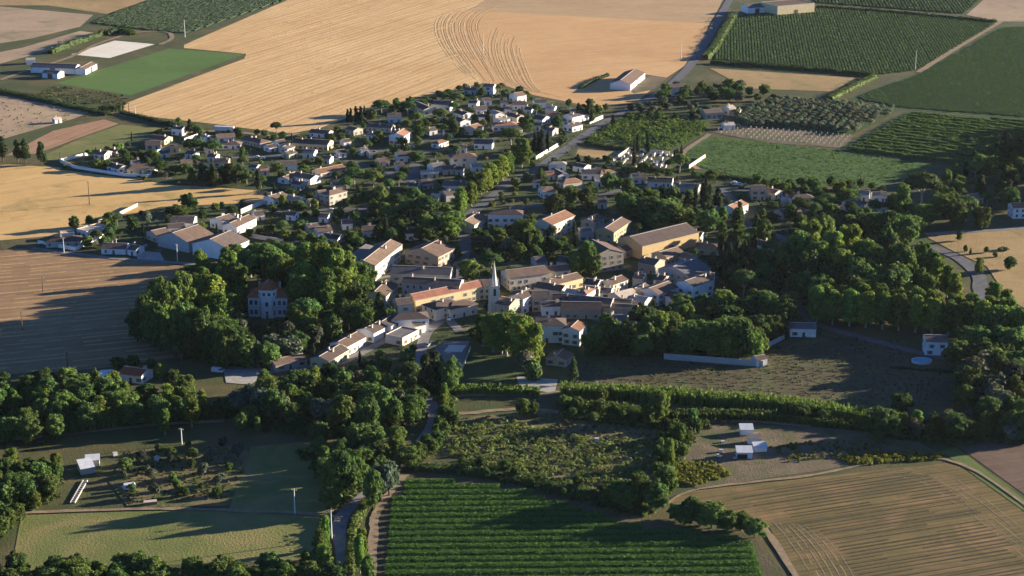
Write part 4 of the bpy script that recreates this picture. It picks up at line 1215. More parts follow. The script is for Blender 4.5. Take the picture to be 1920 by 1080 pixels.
# explicit trees read from the photograph: kind x top base width
EX = """
conifer 6 254 303 30;conifer 34 260 305 26;conifer 48 259 306 30;conifer 78 264 308 28;conifer -14 256 303 28
pine 715 186 213 40;pine 765 189 216 38;pine 782 208 240 34;pine 825 202 226 34;pine 852 190 212 26;pine 858 174 196 28
cypress 652 204 228 7;cypress 658 202 229 7;cypress 668 199 228 9;cypress 677 199 228 9;cypress 684 198 226 7
broad 698 204 224 24;broad 755 256 274 22;broad 786 232 258 26;broad 780 282 305 34;broad 710 243 262 18
pine 958 238 272 50;plane 978 258 316 42;cypress 1003 248 288 11;cypress 1016 243 290 13;cypress 1027 246 286 8;cypress 1010 252 289 10
conifer 1104 184 225 30;conifer 1110 205 232 16;broad 988 212 248 30;broad 1046 214 240 20;conifer 916 205 240 20;broad 850 218 258 22;broad 900 242 262 30
plane 863 348 406 34;plane 884 340 388 34;plane 902 322 366 34;plane 912 314 360 36;plane 922 305 354 36;plane 932 298 347 36;plane 942 290 338 36;plane 952 285 330 34
pine 665 313 350 50;pine 700 318 352 40;pine 650 330 362 30;pine 748 326 350 24;pine 730 334 364 26;pine 776 350 392 36;pine 800 368 418 60;pine 745 362 402 30;pine 712 345 400 36;pine 770 372 412 46
pine 690 355 400 40;pine 670 365 402 34;broad 850 392 440 50;plane 840 402 450 50;plane 862 395 432 34;broad 808 420 455 50
cypress 724 402 446 11;cypress 1084 288 309 9;cypress 1270 278 304 7;cypress 1265 280 305 7;cypress 1277 272 302 7;conifer 1195 248 298 14;conifer 1214 248 294 18;cypress 1188 269 308 9
pine 1274 288 325 42;cypress 1012 312 350 9;cypress 1077 412 462 9;broad 1142 322 360 34;plane 1178 332 366 30;broad 1110 345 378 26;pine 1165 335 362 30
plane 985 410 470 60;broad 1000 424 470 36;olive 952 440 478 30;cypress 990 432 478 12;pine 921 473 512 48;broad 878 485 527 46;plane 1100 452 512 44;broad 1112 470 520 36;broad 1080 470 516 40
conifer 712 546 592 28;plane 575 452 560 62;plane 600 452 575 66;plane 628 462 580 64;plane 655 472 578 52;plane 640 500 592 56;plane 612 500 600 60;plane 575 490 585 60
pine 500 456 520 70;pine 548 460 515 56;pine 470 462 520 56;broad 520 470 540 60;pine 535 452 505 60;plane 400 512 610 66;plane 430 470 570 62;plane 412 545 622 60;plane 450 495 580 50;plane 380 520 612 50
broad 445 455 500 40;plane 425 462 505 30;pine 573 556 612 66;broad 560 560 615 50;broad 655 560 620 52;broad 680 565 625 40;broad 625 590 640 40;olive 540 605 650 36;olive 590 612 652 40
broad 285 545 650 62;broad 315 520 640 64;broad 345 505 620 60;broad 300 575 660 60;broad 350 560 665 60;broad 258 575 640 44;broad 380 575 668 56;broad 330 600 668 56;broad 410 600 678 50;broad 440 610 680 50
broad 460 628 690 60;broad 425 630 692 50;broad 505 640 690 50;olive 480 640 690 40
pine 770 676 722 46;conifer 815 655 735 66;broad 845 670 738 46;conifer 800 660 740 50;broad 765 655 690 36;broad 740 700 750 50;broad 695 715 780 56;broad 720 725 790 50;plane 775 740 800 50
plane 925 585 660 60;plane 950 583 668 60;plane 978 588 680 64;plane 1000 605 690 50;plane 940 600 665 56;plane 905 590 650 40;olive 985 660 705 44;shrub 1005 672 712 40;conifer 1075 668 720 26;broad 1105 640 676 22
plane 1235 582 655 62;broad 1215 595 660 60;broad 1260 590 655 50;broad 1180 600 665 50;plane 1355 600 675 64;broad 1385 590 672 66;broad 1330 600 672 50;plane 1412 620 675 44;plane 1432 630 660 22;broad 1150 595 655 44;broad 1295 605 670 56;broad 1400 555 610 60;broad 1440 545 610 50;broad 1280 560 610 50
pine 1395 505 560 60;pine 1420 520 560 50;cypress 1352 460 520 12;cypress 1368 455 520 12;cypress 1382 448 515 14;cypress 1412 440 505 16;cypress 1396 450 512 12;conifer 1335 470 520 30;conifer 1440 470 520 34;plane 1382 418 462 24
cypress 1304 345 392 9;cypress 1316 342 390 9;cypress 1322 330 390 8;cypress 1330 345 395 8;conifer 1345 350 398 26;conifer 1290 355 400 30;broad 1215 365 420 56;broad 1250 370 425 56;broad 1180 362 410 40;broad 1275 385 428 46;plane 1268 382 420 28;broad 1235 395 432 50;broad 1040 362 404 40;broad 1070 345 385 34;broad 1100 350 390 36
plane 1515 412 495 64;plane 1555 430 515 62;plane 1590 420 505 62;plane 1620 445 530 66;plane 1530 450 530 62;plane 1575 465 545 64;plane 1640 460 545 60;plane 1605 480 555 60;broad 1500 430 510 60;broad 1545 400 470 50;broad 1660 420 520 50;broad 1690 450 545 50;broad 1665 395 450 60;broad 1700 400 460 50;broad 1640 395 445 60
plane 1690 342 405 40;pine 1728 322 385 78;broad 1760 360 410 50;broad 1730 380 425 50;broad 1790 370 425 50;pine 1550 360 395 36;broad 1590 352 380 40;plane 1575 340 375 30;broad 1700 395 430 40;pine 1850 358 385 30;pine 1878 358 382 22;broad 1840 385 430 40
broad 1725 450 520 40;broad 1745 465 535 44;plane 1755 480 550 36;plane 1775 495 560 34;cypress 1765 478 520 8;plane 1790 510 570 34;broad 1720 500 560 40;plane 1740 515 575 40
plane 1835 482 515 22;broad 1893 480 506 26;shrub 1810 458 472 8;shrub 1820 464 478 6;plane 1849 462 474 12;shrub 1883 462 470 22;shrub 1866 472 482 10;plane 1798 432 452 14;plane 1862 528 575 38;plane 1885 540 590 36
broad 1650 760 822 60;plane 1717 768 812 32;broad 1790 772 826 50;olive 1780 770 815 44;broad 1690 736 775 40;broad 1500 757 785 44;broad 1544 768 790 30;broad 1235 728 790 44;broad 1220 738 792 40;broad 982 746 782 32;broad 1000 750 780 22;broad 1095 762 782 22;shrub 1130 730 758 20;broad 1298 762 802 24;broad 1275 790 826 28;plane 1255 820 876 26;shrub 1310 792 812 12
broad 640 840 930 60;plane 625 860 935 56;broad 660 850 920 50;olive 715 868 940 50;olive 730 866 930 44;broad 700 880 955 40;plane 745 798 850 44;broad 765 836 876 56;broad 715 830 872 44;broad 690 740 830 50;broad 640 740 812 60;olive 612 742 810 50;broad 660 785 830 40;broad 600 790 830 50
plane 600 990 1050 30;plane 612 965 1030 22;plane 680 990 1060 26;plane 675 1000 1075 26;broad 690 1040 1095 30;plane 605 1020 1080 30
broad 1200 885 950 50;broad 1250 870 930 44;broad 1160 900 950 46;broad 1230 900 960 50;broad 1298 930 980 50;broad 1335 940 990 62;plane 1390 960 994 42;broad 1415 972 1008 46;broad 1270 945 976 44;broad 1315 944 984 46;broad 1362 956 996 46;broad 1285 952 984 40;broad 1178 915 955 40
broad 500 700 770 50;broad 515 725 790 50;broad 570 690 740 40;broad 585 700 752 40;plane 545 718 770 36;plane 360 740 800 40;broad 300 740 800 40;broad 340 745 790 40;plane 310 765 815 26;broad 420 745 780 40
plane 215 695 738 40;broad 180 690 728 22;broad 250 665 690 30;broad 222 668 692 30;broad 285 670 700 24;plane 300 680 712 20;broad 325 690 735 30;broad 350 700 750 40
broad 140 405 430 24;broad 168 402 424 16;broad 206 395 424 24;broad 180 408 426 14;broad 250 405 434 26;olive 276 396 428 22;broad 355 362 396 36;broad 335 385 405 50;shrub 238 690 700 8
broad 335 220 234 12;conifer 356 222 252 18;broad 372 234 256 22;shrub 222 265 283 26;broad 236 278 304 18;broad 250 282 300 14;broad 182 298 318 34;broad 205 300 318 20;broad 300 300 320 30;broad 330 308 325 34;broad 350 305 326 30;conifer 382 302 350 34;conifer 360 312 352 26;conifer 400 305 350 26;conifer 485 316 362 22;conifer 430 305 345 36;broad 450 308 342 36;pine 365 258 290 50;pine 400 262 292 40;broad 455 272 305 12;broad 425 308 335 40
broad 520 305 322 24;broad 545 352 372 26;plane 530 365 386 18;plane 590 372 400 20;broad 560 375 398 34;broad 580 358 378 18;broad 505 420 442 24;plane 468 428 446 18;plane 535 430 448 28;broad 560 415 438 24;plane 585 435 470 34;pine 626 450 490 32;broad 605 448 485 30;plane 605 440 470 22
"""
for grp in EX.strip().splitlines():
    for it in grp.split(';'):
        k, x, yt, yb, wp = it.split()
        T(k, float(x), float(yt), float(yb), float(wp), tone=.65 if k == 'olive' else None)
# plane-tree avenue on the right, two staggered lines
for i in range(14):
    x = 1530 + i * 31
    T('plane', x, 538 + i * 2.6 + trng.uniform(-5, 5), 606 + i * 2.8, 46)
for i in range(11):
    x = 1546 + i * 34
    T('plane', x, 528 + i * 2.4 + trng.uniform(-5, 5), 592 + i * 2.6, 44)
def poisson(poly, spacing, nmax, rg, avoid=True, pad=0.6, roadpad=0.4):
    xs = [p[0] for p in poly]
    ys = [p[1] for p in poly]
    out = []
    tries = 0
    while len(out) < nmax and tries < nmax * 30:
        tries += 1
        p = Vector((rg.uniform(min(xs), max(xs)), rg.uniform(min(ys), max(ys)), 0))
        if not inside(p, poly): continue
        if avoid and not (free(p, pad) and free_road(p, roadpad)): continue
        s2 = spacing * rg.uniform(.75, 1.3)
        if out and any((p.x - q.x) ** 2 + (p.y - q.y) ** 2 < s2 * s2 for q in out): continue
        out.append(p)
    return out
def near_tree(p, f=.55):
    return any((p.x - x) ** 2 + (p.y - y) ** 2 < (r * f) ** 2 for x, y, r in TREES)
# woods and gardens: outline on the ground, kinds, height range, spacing, most
WOODS = [
 ([(1785, 668), (1850, 640), (1990, 620), (1990, 720), (1860, 735), (1800, 712)], ['broad'] * 4 + ['plane'], (9, 15), 9, 22),
 ([(440, 745), (540, 730), (640, 730), (780, 725), (840, 745), (780, 790), (680, 815), (560, 820), (450, 810)], ['broad'] * 4 + ['plane'], (5, 10), 9, 16),
 ([(1050, 765), (1240, 790), (1330, 795), (1330, 805), (1230, 806), (1060, 785)], ['broad'] * 3, (3.5, 7), 9, 12),
 ([(1236, 812), (1290, 800), (1300, 830), (1262, 880), (1240, 930), (1226, 900)], ['broad'] * 3 + ['plane'], (3, 5), 7, 10),
 ([(830, 742), (850, 735), (850, 800), (815, 850), (780, 870), (790, 830), (830, 790)], ['broad'] * 3 + ['plane'], (4, 8), 6, 14),
 ([(860, 868), (1000, 895), (1150, 930), (1230, 960), (1180, 965), (1000, 915), (850, 885)], ['broad'] * 3, (3, 6), 7, 24),
 ([(560, 850), (700, 840), (720, 880), (680, 930), (620, 960), (600, 900)], ['broad'] * 3 + ['plane'], (7, 12), 8, 14),
 ([(250, 620), (300, 560), (370, 520), (440, 520), (462, 560), (460, 640), (400, 672), (330, 660)], ['broad'] * 3 + ['plane'], (11, 16), 9.5, 26),
 ([(478, 530), (560, 520), (680, 550), (690, 585), (610, 598), (546, 590), (545, 545)], ['plane'] * 3 + ['broad'], (15, 22), 10, 18),
 ([(330, 672), (460, 615), (540, 602), (690, 612), (610, 650), (510, 692), (420, 690)], ['broad'] * 3 + ['olive', 'plane'], (6, 12), 7.5, 36),
 ([(600, 470), (700, 440), (690, 400), (800, 380), (860, 430), (800, 450), (690, 470)], ['broad', 'pine', 'broad'], (6, 11), 9, 18),
 ([(940, 425), (1000, 430), (1060, 470), (1100, 510), (1040, 490), (960, 492), (900, 490), (880, 450)], ['broad', 'broad', 'olive'], (5, 10), 8, 18),
 ([(0, 735), (130, 728), (200, 750), (300, 760), (380, 760), (380, 795), (200, 800), (60, 835), (-60, 850), (-60, 735)], ['broad'] * 4 + ['plane'], (8, 13), 8.5, 40),
 ([(-60, 870), (60, 880), (115, 890), (110, 935), (50, 962), (14, 1000), (-60, 1060)], ['broad'] * 4 + ['plane'], (6, 11), 7.5, 34),
 ([(-40, 1085), (150, 1080), (400, 1088), (600, 1075), (650, 1110), (-40, 1130)], ['broad'] * 3 + ['plane'], (7, 11), 7.5, 34),
 ([(440, 740), (560, 730), (640, 720), (720, 740), (790, 770), (760, 800), (660, 820), (560, 815), (450, 800)], ['broad'] * 3 + ['olive', 'plane'], (7, 12), 9, 22),
 ([(600, 716), (690, 692), (760, 712), (860, 740), (800, 760), (640, 730)], ['broad'] * 3, (5, 8), 9, 10),
 ([(1500, 520), (1600, 500), (1720, 520), (1700, 590), (1560, 585), (1500, 570)], ['broad', 'broad', 'plane'], (14, 20), 11, 16),
 ([(1790, 760), (1850, 700), (1990, 690), (1990, 830), (1900, 820), (1840, 800)], ['broad'] * 4 + ['plane', 'olive'], (9, 14), 9, 26),
 ([(1640, 800), (1760, 795), (1920, 812), (1920, 832), (1780, 832), (1660, 822)], ['broad'] * 3 + ['olive'], (5, 9), 8, 18),
 ([(1120, 650), (1250, 640), (1430, 640), (1420, 672), (1250, 670), (1110, 668)], ['broad'] * 5, (9, 14), 8.5, 18),
 ([(1120, 625), (1200, 605), (1300, 590), (1480, 590), (1470, 640), (1300, 650)], ['broad'] * 5 + ['conifer'], (9, 15), 10, 18),
 ([(1340, 470), (1440, 480), (1500, 500), (1510, 580), (1420, 590), (1350, 540)], ['broad', 'conifer', 'pine'], (9, 15), 10, 16),
 ([(1160, 395), (1240, 380), (1380, 400), (1470, 430), (1430, 460), (1330, 440), (1210, 430)], ['broad', 'broad', 'conifer', 'plane'], (7, 13), 9, 24),
 ([(1480, 395), (1600, 390), (1720, 405), (1720, 440), (1560, 450), (1480, 430)], ['broad', 'broad', 'pine'], (7, 12), 10, 20),
 ([(1740, 345), (1850, 300), (1990, 270), (1990, 395), (1900, 405), (1800, 425), (1750, 420)], ['broad', 'broad', 'conifer', 'pine'], (8, 15), 10, 34),
 ([(1925, 240), (2080, 230), (2080, 420), (1930, 420)], ['broad', 'conifer'], (16, 24), 14, 20),
 ([(1800, 330), (1920, 262), (1990, 250), (1990, 262), (1810, 345)], ['conifer'] * 2, (9, 14), 7, 18),
 ([(1250, 175), (1330, 160), (1470, 180), (1440, 195), (1330, 196), (1240, 192)], ['broad', 'broad', 'olive'], (5, 10), 9, 18),
 ([(1170, 205), (1245, 195), (1330, 205), (1330, 225), (1200, 228)], ['broad', 'olive'], (4, 7), 8, 16),
 ([(1090, 200), (1140, 205), (1150, 235), (1100, 240), (1075, 225)], ['broad', 'conifer'], (5, 9), 8, 7),
 ([(1430, 350), (1620, 352), (1660, 364), (1560, 378), (1440, 362)], ['broad'] * 3, (5, 8), 8, 16),
 ([(300, 840), (440, 835), (460, 870), (410, 935), (230, 930), (220, 880)], ['broad', 'broad', 'olive'], (3, 5.5), 10, 18),
]
wr = random.Random(4)
for wi, (poly, kinds, (h0, h1), sp, mx) in enumerate(WOODS):
    sp *= .82
    mx = int(mx * 1.35)
    for p in poisson(G(poly), sp, mx, wr):
        if near_tree(p, .42): continue
        kd = wr.choice(kinds)
        h = wr.uniform(h0, h1)
        qx, qy = px_of(p)
        if (455 < qx < 552 and 590 < qy < 650) or (185 < qx < 290 and 690 < qy < 748): h = min(h, wr.uniform(2.5, 4.0))
        ar = dict(broad=.88, plane=.62, pine=.95, conifer=.6, olive=1.05)[kd]
        river = wi in (0, 1, 2, 3, 4, 5, 6, 12, 13, 14, 15, 16, 18, 19)
        tree(kd, p, h * ar * wr.uniform(.85, 1.2), h, tone=.6 if kd == 'olive' else None, nm=('riverside_tree' if river else 'woodland_tree') if kd == 'broad' else None, ds=('riverside tree' if river else 'woodland tree') if kd == 'broad' else None)
# gardens of the village: small trees, hedging shrubs, cypresses between the houses
GARD = [(FIELDS[38][2], 9.5, 300)]
nb = 0
for p in poisson(G(FIELDS[38][2]), 6.2, 1150, wr, True, 1.2, 0.8):
    if near_tree(p, .9): continue
    x, y = px_of(p)
    r_ = wr.random()
    old = 930 < x < 1330 and 490 < y < 610
    if old and r_ < .75: continue
    if not all(free(p + Vector((0, t_, 0)), .5) for t_ in (3, 6.5, 10, 13.5)):
        if COUNT.get('shrub', 0) < 290 and r_ < .6:
            h = wr.uniform(.9, 1.7)
            tree('shrub', p, h * wr.uniform(1.2, 2.2), h, tint=wr.choice([None, None, Y, (.09, .13, .03)]))
        continue
    if r_ < .30 and COUNT.get('garden', 0) < 260:
        h = wr.uniform(3.4, 7.0)
        tree('garden', p, h * wr.uniform(.85, 1.2), h)
    elif r_ < .33:
        h = wr.uniform(5, 9)
        tree('cypress', p, h * .2, h)
    elif r_ < .39:
        h = wr.uniform(5, 8.5)
        tree('pine', p, h * wr.uniform(.8, 1.2), h)
    elif r_ < .46:
        h = wr.uniform(3, 5)
        tree('olive', p, h * wr.uniform(.9, 1.2), h, tone=.6)
    elif COUNT.get('shrub', 0) < 290:
        h = wr.uniform(1.4, 3.2)
        tree('shrub', p, h * wr.uniform(1.1, 2.0), h, tint=wr.choice([None, None, Y, (.09, .11, .03)]))
# olive grove in a grid
og = G([(1378, 216), (1450, 186), (1690, 206), (1602, 250), (1392, 236)])
oa, ob = (og[4] - og[0]).normalized(), None
d1 = (at(1600, 250) - at(1392, 236)).normalized()
d2 = (at(1450, 186) - at(1392, 236)).normalized()
k_ol = 0
rw = 0
OLORD = ['first', 'second', 'third', 'fourth', 'fifth', 'sixth', 'seventh', 'eighth', 'ninth', 'tenth', 'eleventh', 'twelfth', 'thirteenth', 'fourteenth', 'fifteenth', 'sixteenth', 'seventeenth', 'eighteenth', 'nineteenth', 'twentieth']
for j in range(-10, 40):
    row = []
    for i in range(-30, 40):
        p = at(1392, 236) + d1 * (i * 5.6) + d2 * (j * 7.0) + Vector((wr.uniform(-.5, .5), wr.uniform(-.5, .5), 0))
        if inside(p, og): row.append(p)
    if not row: continue
    rw += 1
    for i, p in enumerate(row):
        k_ol += 1
        w_ = OLORD[i] if i < 20 else ('twenty-' + OLORD[i - 20] if i < 29 else 'thirtieth')
        tree('olive', p, wr.uniform(4.6, 6.2), wr.uniform(3.8, 5.0), label=f"grey-green olive tree in the grove, {w_} from left in {OLORD[min(rw, 20) - 1]} row", group='olive trees of the grove')
print('TREES', COUNT)
# ------------------------------------------------------------ leafy rows, hedges, reeds, undergrowth
def strip_leaves(m, a, b, wd, h, per_m, size, rg, z0=0.1, up=0.35, tonev=(.7, 1.3), core=True, vr=(.55, 1.2)):
    d = b - a
    L = d.length
    d.normalize()
    q = Vector((-d.y, d.x, 0))
    if core:
        n = max(1, int(L / 4.0))
        prev = None
        for i in range(n + 1):
            p = a + d * (L * i / n)
            ww, hh = wd * .36 * rg.uniform(.7, 1.1), h * .62 * rg.uniform(.7, 1.1)
            cur = [p - q * ww, p - q * ww * .8 + Vector((0, 0, hh)), p + q * ww * .8 + Vector((0, 0, hh)), p + q * ww]
            if prev:
                for k in range(3):
                    kk = len(m.v)
                    m.v += [tuple(x) for x in (prev[k], cur[k], cur[k + 1], prev[k + 1])]
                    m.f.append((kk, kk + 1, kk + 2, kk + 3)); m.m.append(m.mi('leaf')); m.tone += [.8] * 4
            prev = cur
    vig = [rg.uniform(*vr) if rg.random() > .05 or vr[0] > .7 else .25 for _ in range(int(L / 5) + 3)]
    for i in range(int(L * per_m)):
        t = rg.uniform(0, L)
        vk = vig[int(t / 5)] * (1 - (t / 5) % 1) + vig[int(t / 5) + 1] * ((t / 5) % 1)
        if rg.random() > vk + .25: continue
        an = rg.uniform(-.25, math.pi + .25)
        y, z = math.cos(an), math.sin(an)
        e = rg.uniform(.8, 1.12)
        p = a + d * t + q * (y * wd * .5 * e) + Vector((0, 0, z0 + max(0, z) * (h - z0) * e * rg.uniform(.75, 1.0) * (.55 + .45 * vk)))
        n = (q * y + Vector((0, 0, max(0, z) + up)) + rdir(rg) * .6).normalized()
        spray(m, p, n, size * rg.uniform(.65, 1.35), rg, rg.uniform(*tonev))
def tinted(o, t):
    o.color = (t[0], t[1], t[2], 1)
    return o
er = random.Random(21)
# bottom vineyard: each planted row is its own thing
vp = G([(764, 891), (1000, 918), (1195, 985), (1410, 1006), (1480, 1120), (1490, 1150), (698, 1150), (706, 965)])
va = ang_of((720, 1000), (1400, 994))
lines = parallel(vp, va, 4.9, er, 0.02, 1.0)
lines.sort(key=lambda l: -l[0].y)
ORD = ['first', 'second', 'third', 'fourth', 'fifth', 'sixth', 'seventh', 'eighth', 'ninth', 'tenth', 'eleventh', 'twelfth', 'thirteenth', 'fourteenth', 'fifteenth', 'sixteenth', 'seventeenth', 'eighteenth', 'nineteenth', 'twentieth']
def ordinal(n):
    if n <= 20: return ORD[n - 1]
    tens = ['', '', 'twenty', 'thirty', 'forty', 'fifty', 'sixty', 'seventy', 'eighty', 'ninety'][(n // 10) % 10]
    return (tens + '-' + ORD[n % 10 - 1]) if n % 10 else {20: 'twentieth', 30: 'thirtieth', 40: 'fortieth', 50: 'fiftieth', 60: 'sixtieth', 70: 'seventieth', 80: 'eightieth', 90: 'ninetieth'}.get(n, str(n) + 'th')
for i, (a, b) in enumerate(lines):
    m = MB()
    strip_leaves(m, a, b, 3.8, 1.5, 38, 0.44, er, vr=(.82, 1.12))
    o = tinted(m.build('vine_row'), (.082, .172, .036))
    tag(o, f"leafy green vine row in the bottom field, {ordinal(i + 1)} from its far edge", 'vine row', 'rows of the bottom vineyard')
def rowcrop(name, poly, ang, spacing, wd, h, per_m, size, tint, jit=.06, core=True):
    m = MB()
    for a, b in parallel(G(poly), ang, spacing, er, jit, 0.5):
        strip_leaves(m, a, b, wd, h, per_m, size, er, core=core)
    return tag(tinted(m.build(name), tint), kind='stuff')
va1 = ang_of((1560, 132), (1528, 20))
rowcrop('vineyard_rows', FIELDS[24][2], va1, 2.4, 1.9, 1.3, 2.0, .95, (.078, .130, .042))
rowcrop('vineyard_rows', [(1722, 140), (1878, 52), (1990, 46), (1990, 226), (1700, 204), (1592, 185)], ang_of((1720, 200), (1650, 150)), 2.4, 1.9, 1.3, 1.6, 1.0, (.076, .138, .040))
rowcrop('vineyard_rows', FIELDS[26][2], va1, 3.0, 2.2, 1.7, 1.0, 1.3, (.070, .118, .040))
rowcrop('crop_rows', [(170, 44), (200, 30), (310, -8), (400, -45), (620, -45), (545, -3), (346, 64), (255, 55)], ang_of((300, 55), (420, 0)), 3.0, 2.2, 1.6, 1.0, 1.3, (.055, .090, .042))
rowcrop('orchard_rows', [(1570, 284), (1705, 212), (1990, 236), (1990, 325), (1800, 310)], ang_of((1620, 262), (1820, 286)), 8.5, 4.6, 3.6, 3.2, 1.1, (.080, .135, .026))
rowcrop('meadow_rows', FIELDS[31][2], ang_of((1330, 285), (1640, 322)), 2.9, 1.5, .7, 1.1, .8, (.075, .135, .032), core=False)
def hedge(px, wd, h, tint, label, per_m=9, size=.9, name='hedge', cat='hedge'):
    m = MB()
    P = smooth(G(px), 5)
    for a, b in zip(P, P[1:]):
        strip_leaves(m, a, b, wd, h * er.uniform(.85, 1.15), per_m, size, er)
    return tag(tinted(m.build(name), tint), label, cat, 'hedges between the fields')
DKG, LTG = (.04, .07, .02), (.11, .16, .026)
hedge([(1332, 119), (1500, 131), (1646, 144)], 4, 4.2, DKG, 'dark clipped hedge along the near edge of the upper vineyard')
hedge([(1640, 146), (1600, 165), (1556, 187)], 7, 4.2, LTG, 'broad light green hedge slanting down from the upper vineyard corner')
hedge([(1322, 112), (1340, 92), (1358, 60), (1376, 30)], 8, 5.5, (.075, .12, .026), 'tall green hedge between the main road and the upper vineyard')
hedge([(1530, 14), (1650, 22), (1760, 32), (1868, 43)], 5, 3.4, DKG, 'dark hedge along the far edge of the upper vineyard')
hedge([(94, 101), (140, 84), (196, 64)], 6, 6, (.07, .11, .03), 'row of young trees along the far side of the riding arena')
hedge([(200, 66), (225, 60), (250, 66)], 8, 6, DKG, 'dark clump of bushes behind the riding arena')
hedge([(226, 212), (280, 226), (330, 238)], 5, 3, DKG, 'dark hedge at the lower left corner of the golden stubble')
hedge([(-10, 172), (60, 184), (140, 203), (205, 216)], 7, 3.4, (.05, .08, .026), 'ragged dark hedge below the stables and green field')
hedge([(190, 205), (215, 208), (226, 206)], 9, 5, DKG, 'dark bushes beside the small white hut')
hedge([(1300, 330), (1380, 336), (1440, 343)], 6, 3.2, (.06, .10, .026), 'green hedge along the near edge of the cemetery meadow')
hedge([(1165, 318), (1230, 322), (1300, 322)], 5, 2.8, (.06, .10, .026), 'green hedge just below the cemetery')
hedge([(1098, 268), (1160, 280), (1250, 286)], 4, 3, (.06, .10, .026), 'green hedge along the near side of the orchard')
hedge([(555, 815), (600, 812), (650, 812)], 8, 4.5, (.055, .10, .026), 'clipped dark green hedge above the shaded lower meadow')
hedge([(655, 1080), (660, 1030), (664, 985), (690, 940)], 4, 2.6, (.09, .13, .026), 'leafy verge hedge along the right side of the bottom road')
hedge([(616, 1090), (612, 1040), (606, 1000), (610, 975)], 4, 2.6, (.09, .13, .026), 'leafy verge hedge along the left side of the bottom road')
hedge([(800, 845), (830, 815), (845, 790), (848, 770)], 4, 2.4, (.07, .11, .026), 'green hedge along the road beside the scrub')
hedge([(770, 878), (900, 890), (1010, 908), (1120, 935), (1220, 965)], 6, 3, (.065, .10, .028), 'ragged hedge between the scrub and the bottom vineyard')
hedge([(1780, 836), (1830, 828), (1990, 806)], 6, 3, DKG, 'dark hedge behind the red-brown soil at the right edge')
hedge([(1088, 166), (1112, 152), (1140, 142)], 4, 2.4, DKG, 'dark hedge left of the lone white barn')
hedge([(480, 440), (530, 452)], 2, 1.6, DKG, 'low dark hedge on top of the garden wall by the hangar')
hedge([(1670, 690), (1750, 696), (1800, 700)], 2.4, 1.1, DKG, 'dark hedge in front of the oval pool')
hedge([(-20, 820), (80, 806), (200, 794), (280, 784)], 6, 2.6, (.10, .105, .035), 'ragged olive-green bank of weeds left of the reeds')
def reeds(px, wd, h, tint, n_m, label):
    m = MB()
    P = smooth(G(px), 6)
    for a, b in zip(P, P[1:]):
        d = b - a
        L = d.length
        if L < .1: continue
        d.normalize()
        q = Vector((-d.y, d.x, 0))
        for i in range(int(L * n_m)):
            p = a + d * er.uniform(0, L) + q * (er.uniform(-.5, .5) * wd)
            hh = h * er.uniform(.7, 1.12)
            ln = Vector((er.uniform(-.5, .5), er.uniform(-.5, .5), 0))
            s = rdir(er); s.z = 0; s = s.normalized() * er.uniform(.14, .3)
            k = len(m.v)
            m.v += [tuple(p - s), tuple(p + s), tuple(p + s * .9 + ln * .5 + Vector((0, 0, hh * .7))), tuple(p + ln + Vector((0, 0, hh))), tuple(p - s * .9 + ln * .5 + Vector((0, 0, hh * .7)))]
            m.f.append((k, k + 1, k + 2, k + 3, k + 4)); m.m.append(m.mi('leaf'))
            t = er.uniform(.7, 1.3)
            m.tone += [t] * 5
            spray(m, p + ln + Vector((0, 0, hh * er.uniform(.6, .95))), (Vector((0, 0, .5)) + rdir(er)).normalized(), er.uniform(.6, 1.1), er, t)
    o = tinted(m.build('reeds'), tint)
    return tag(o, label, kind='stuff')
RG = (.125, .19, .045)
reeds([(1052, 742), (1180, 745), (1320, 756), (1480, 768), (1620, 790), (1690, 800)], 8, 5.0, RG, 24, 'tall bank of giant cane along the stream')
reeds([(1046, 762), (1130, 770), (1240, 786)], 7, 3.6, (.075, .115, .03), 20, 'lower strip of cane in front of the main reed bank')
reeds([(1260, 786), (1400, 784), (1560, 798), (1640, 806)], 6, 3.2, (.06, .095, .026), 18, 'lower strip of cane before the sheds')
reeds([(826, 738), (900, 736), (1012, 740)], 6, 3.2, RG, 22, 'cane strip beside the pale track')
reeds([(90, 812), (180, 800), (260, 790), (330, 782)], 9, 5, (.10, .15, .034), 24, 'cane bank in the lower left wood')
reeds([(380, 782), (430, 778), (500, 776)], 9, 4.4, (.07, .11, .03), 22, 'cane bank left of the road')
def undergrowth(name, poly, n, hr, tint, size=.55, per=26, avoid=True, tonev=(.6, 1.4)):
    m = MB()
    for p in poisson(G(poly), 1.2, n, er, avoid, .3, .2):
        h = er.uniform(*hr)
        r = h * er.uniform(.6, 1.1)
        tt = er.uniform(*tonev)
        for k in range(per):
            d = rdir(er); d.z = abs(d.z)
            spray(m, Vector((p.x + d.x * r, p.y + d.y * r, .1 + d.z * h)), (d + rdir(er) * .6).normalized(), size * er.uniform(.6, 1.4), er, tt * er.uniform(.8, 1.2))
    return tag(tinted(m.build(name), tint), kind='stuff')
undergrowth('undergrowth', [(850, 800), (960, 790), (1060, 820), (1240, 830), (1240, 890), (1150, 915), (1000, 900), (835, 850)], 620, (.5, 2.0), (.13, .17, .05))
undergrowth('undergrowth', [(860, 786), (1000, 775), (1230, 800), (1240, 830), (1000, 815)], 130, (.3, 1.0), (.16, .13, .055))
undergrowth('undergrowth', [(1260, 868), (1340, 868), (1370, 892), (1300, 912), (1262, 900)], 190, (.4, 1.1), (.16, .17, .03))
undergrowth('undergrowth', [(1560, 858), (1640, 848), (1765, 852), (1760, 862), (1600, 872)], 150, (.5, 1.3), (.16, .17, .03))
undergrowth('undergrowth', [(1440, 836), (1560, 826), (1680, 830), (1640, 850), (1480, 870)], 120, (.3, .9), (.13, .14, .034))
undergrowth('undergrowth', [(230, 845), (440, 838), (466, 870), (420, 935), (240, 945)], 260, (.2, .8), (.13, .13, .045))
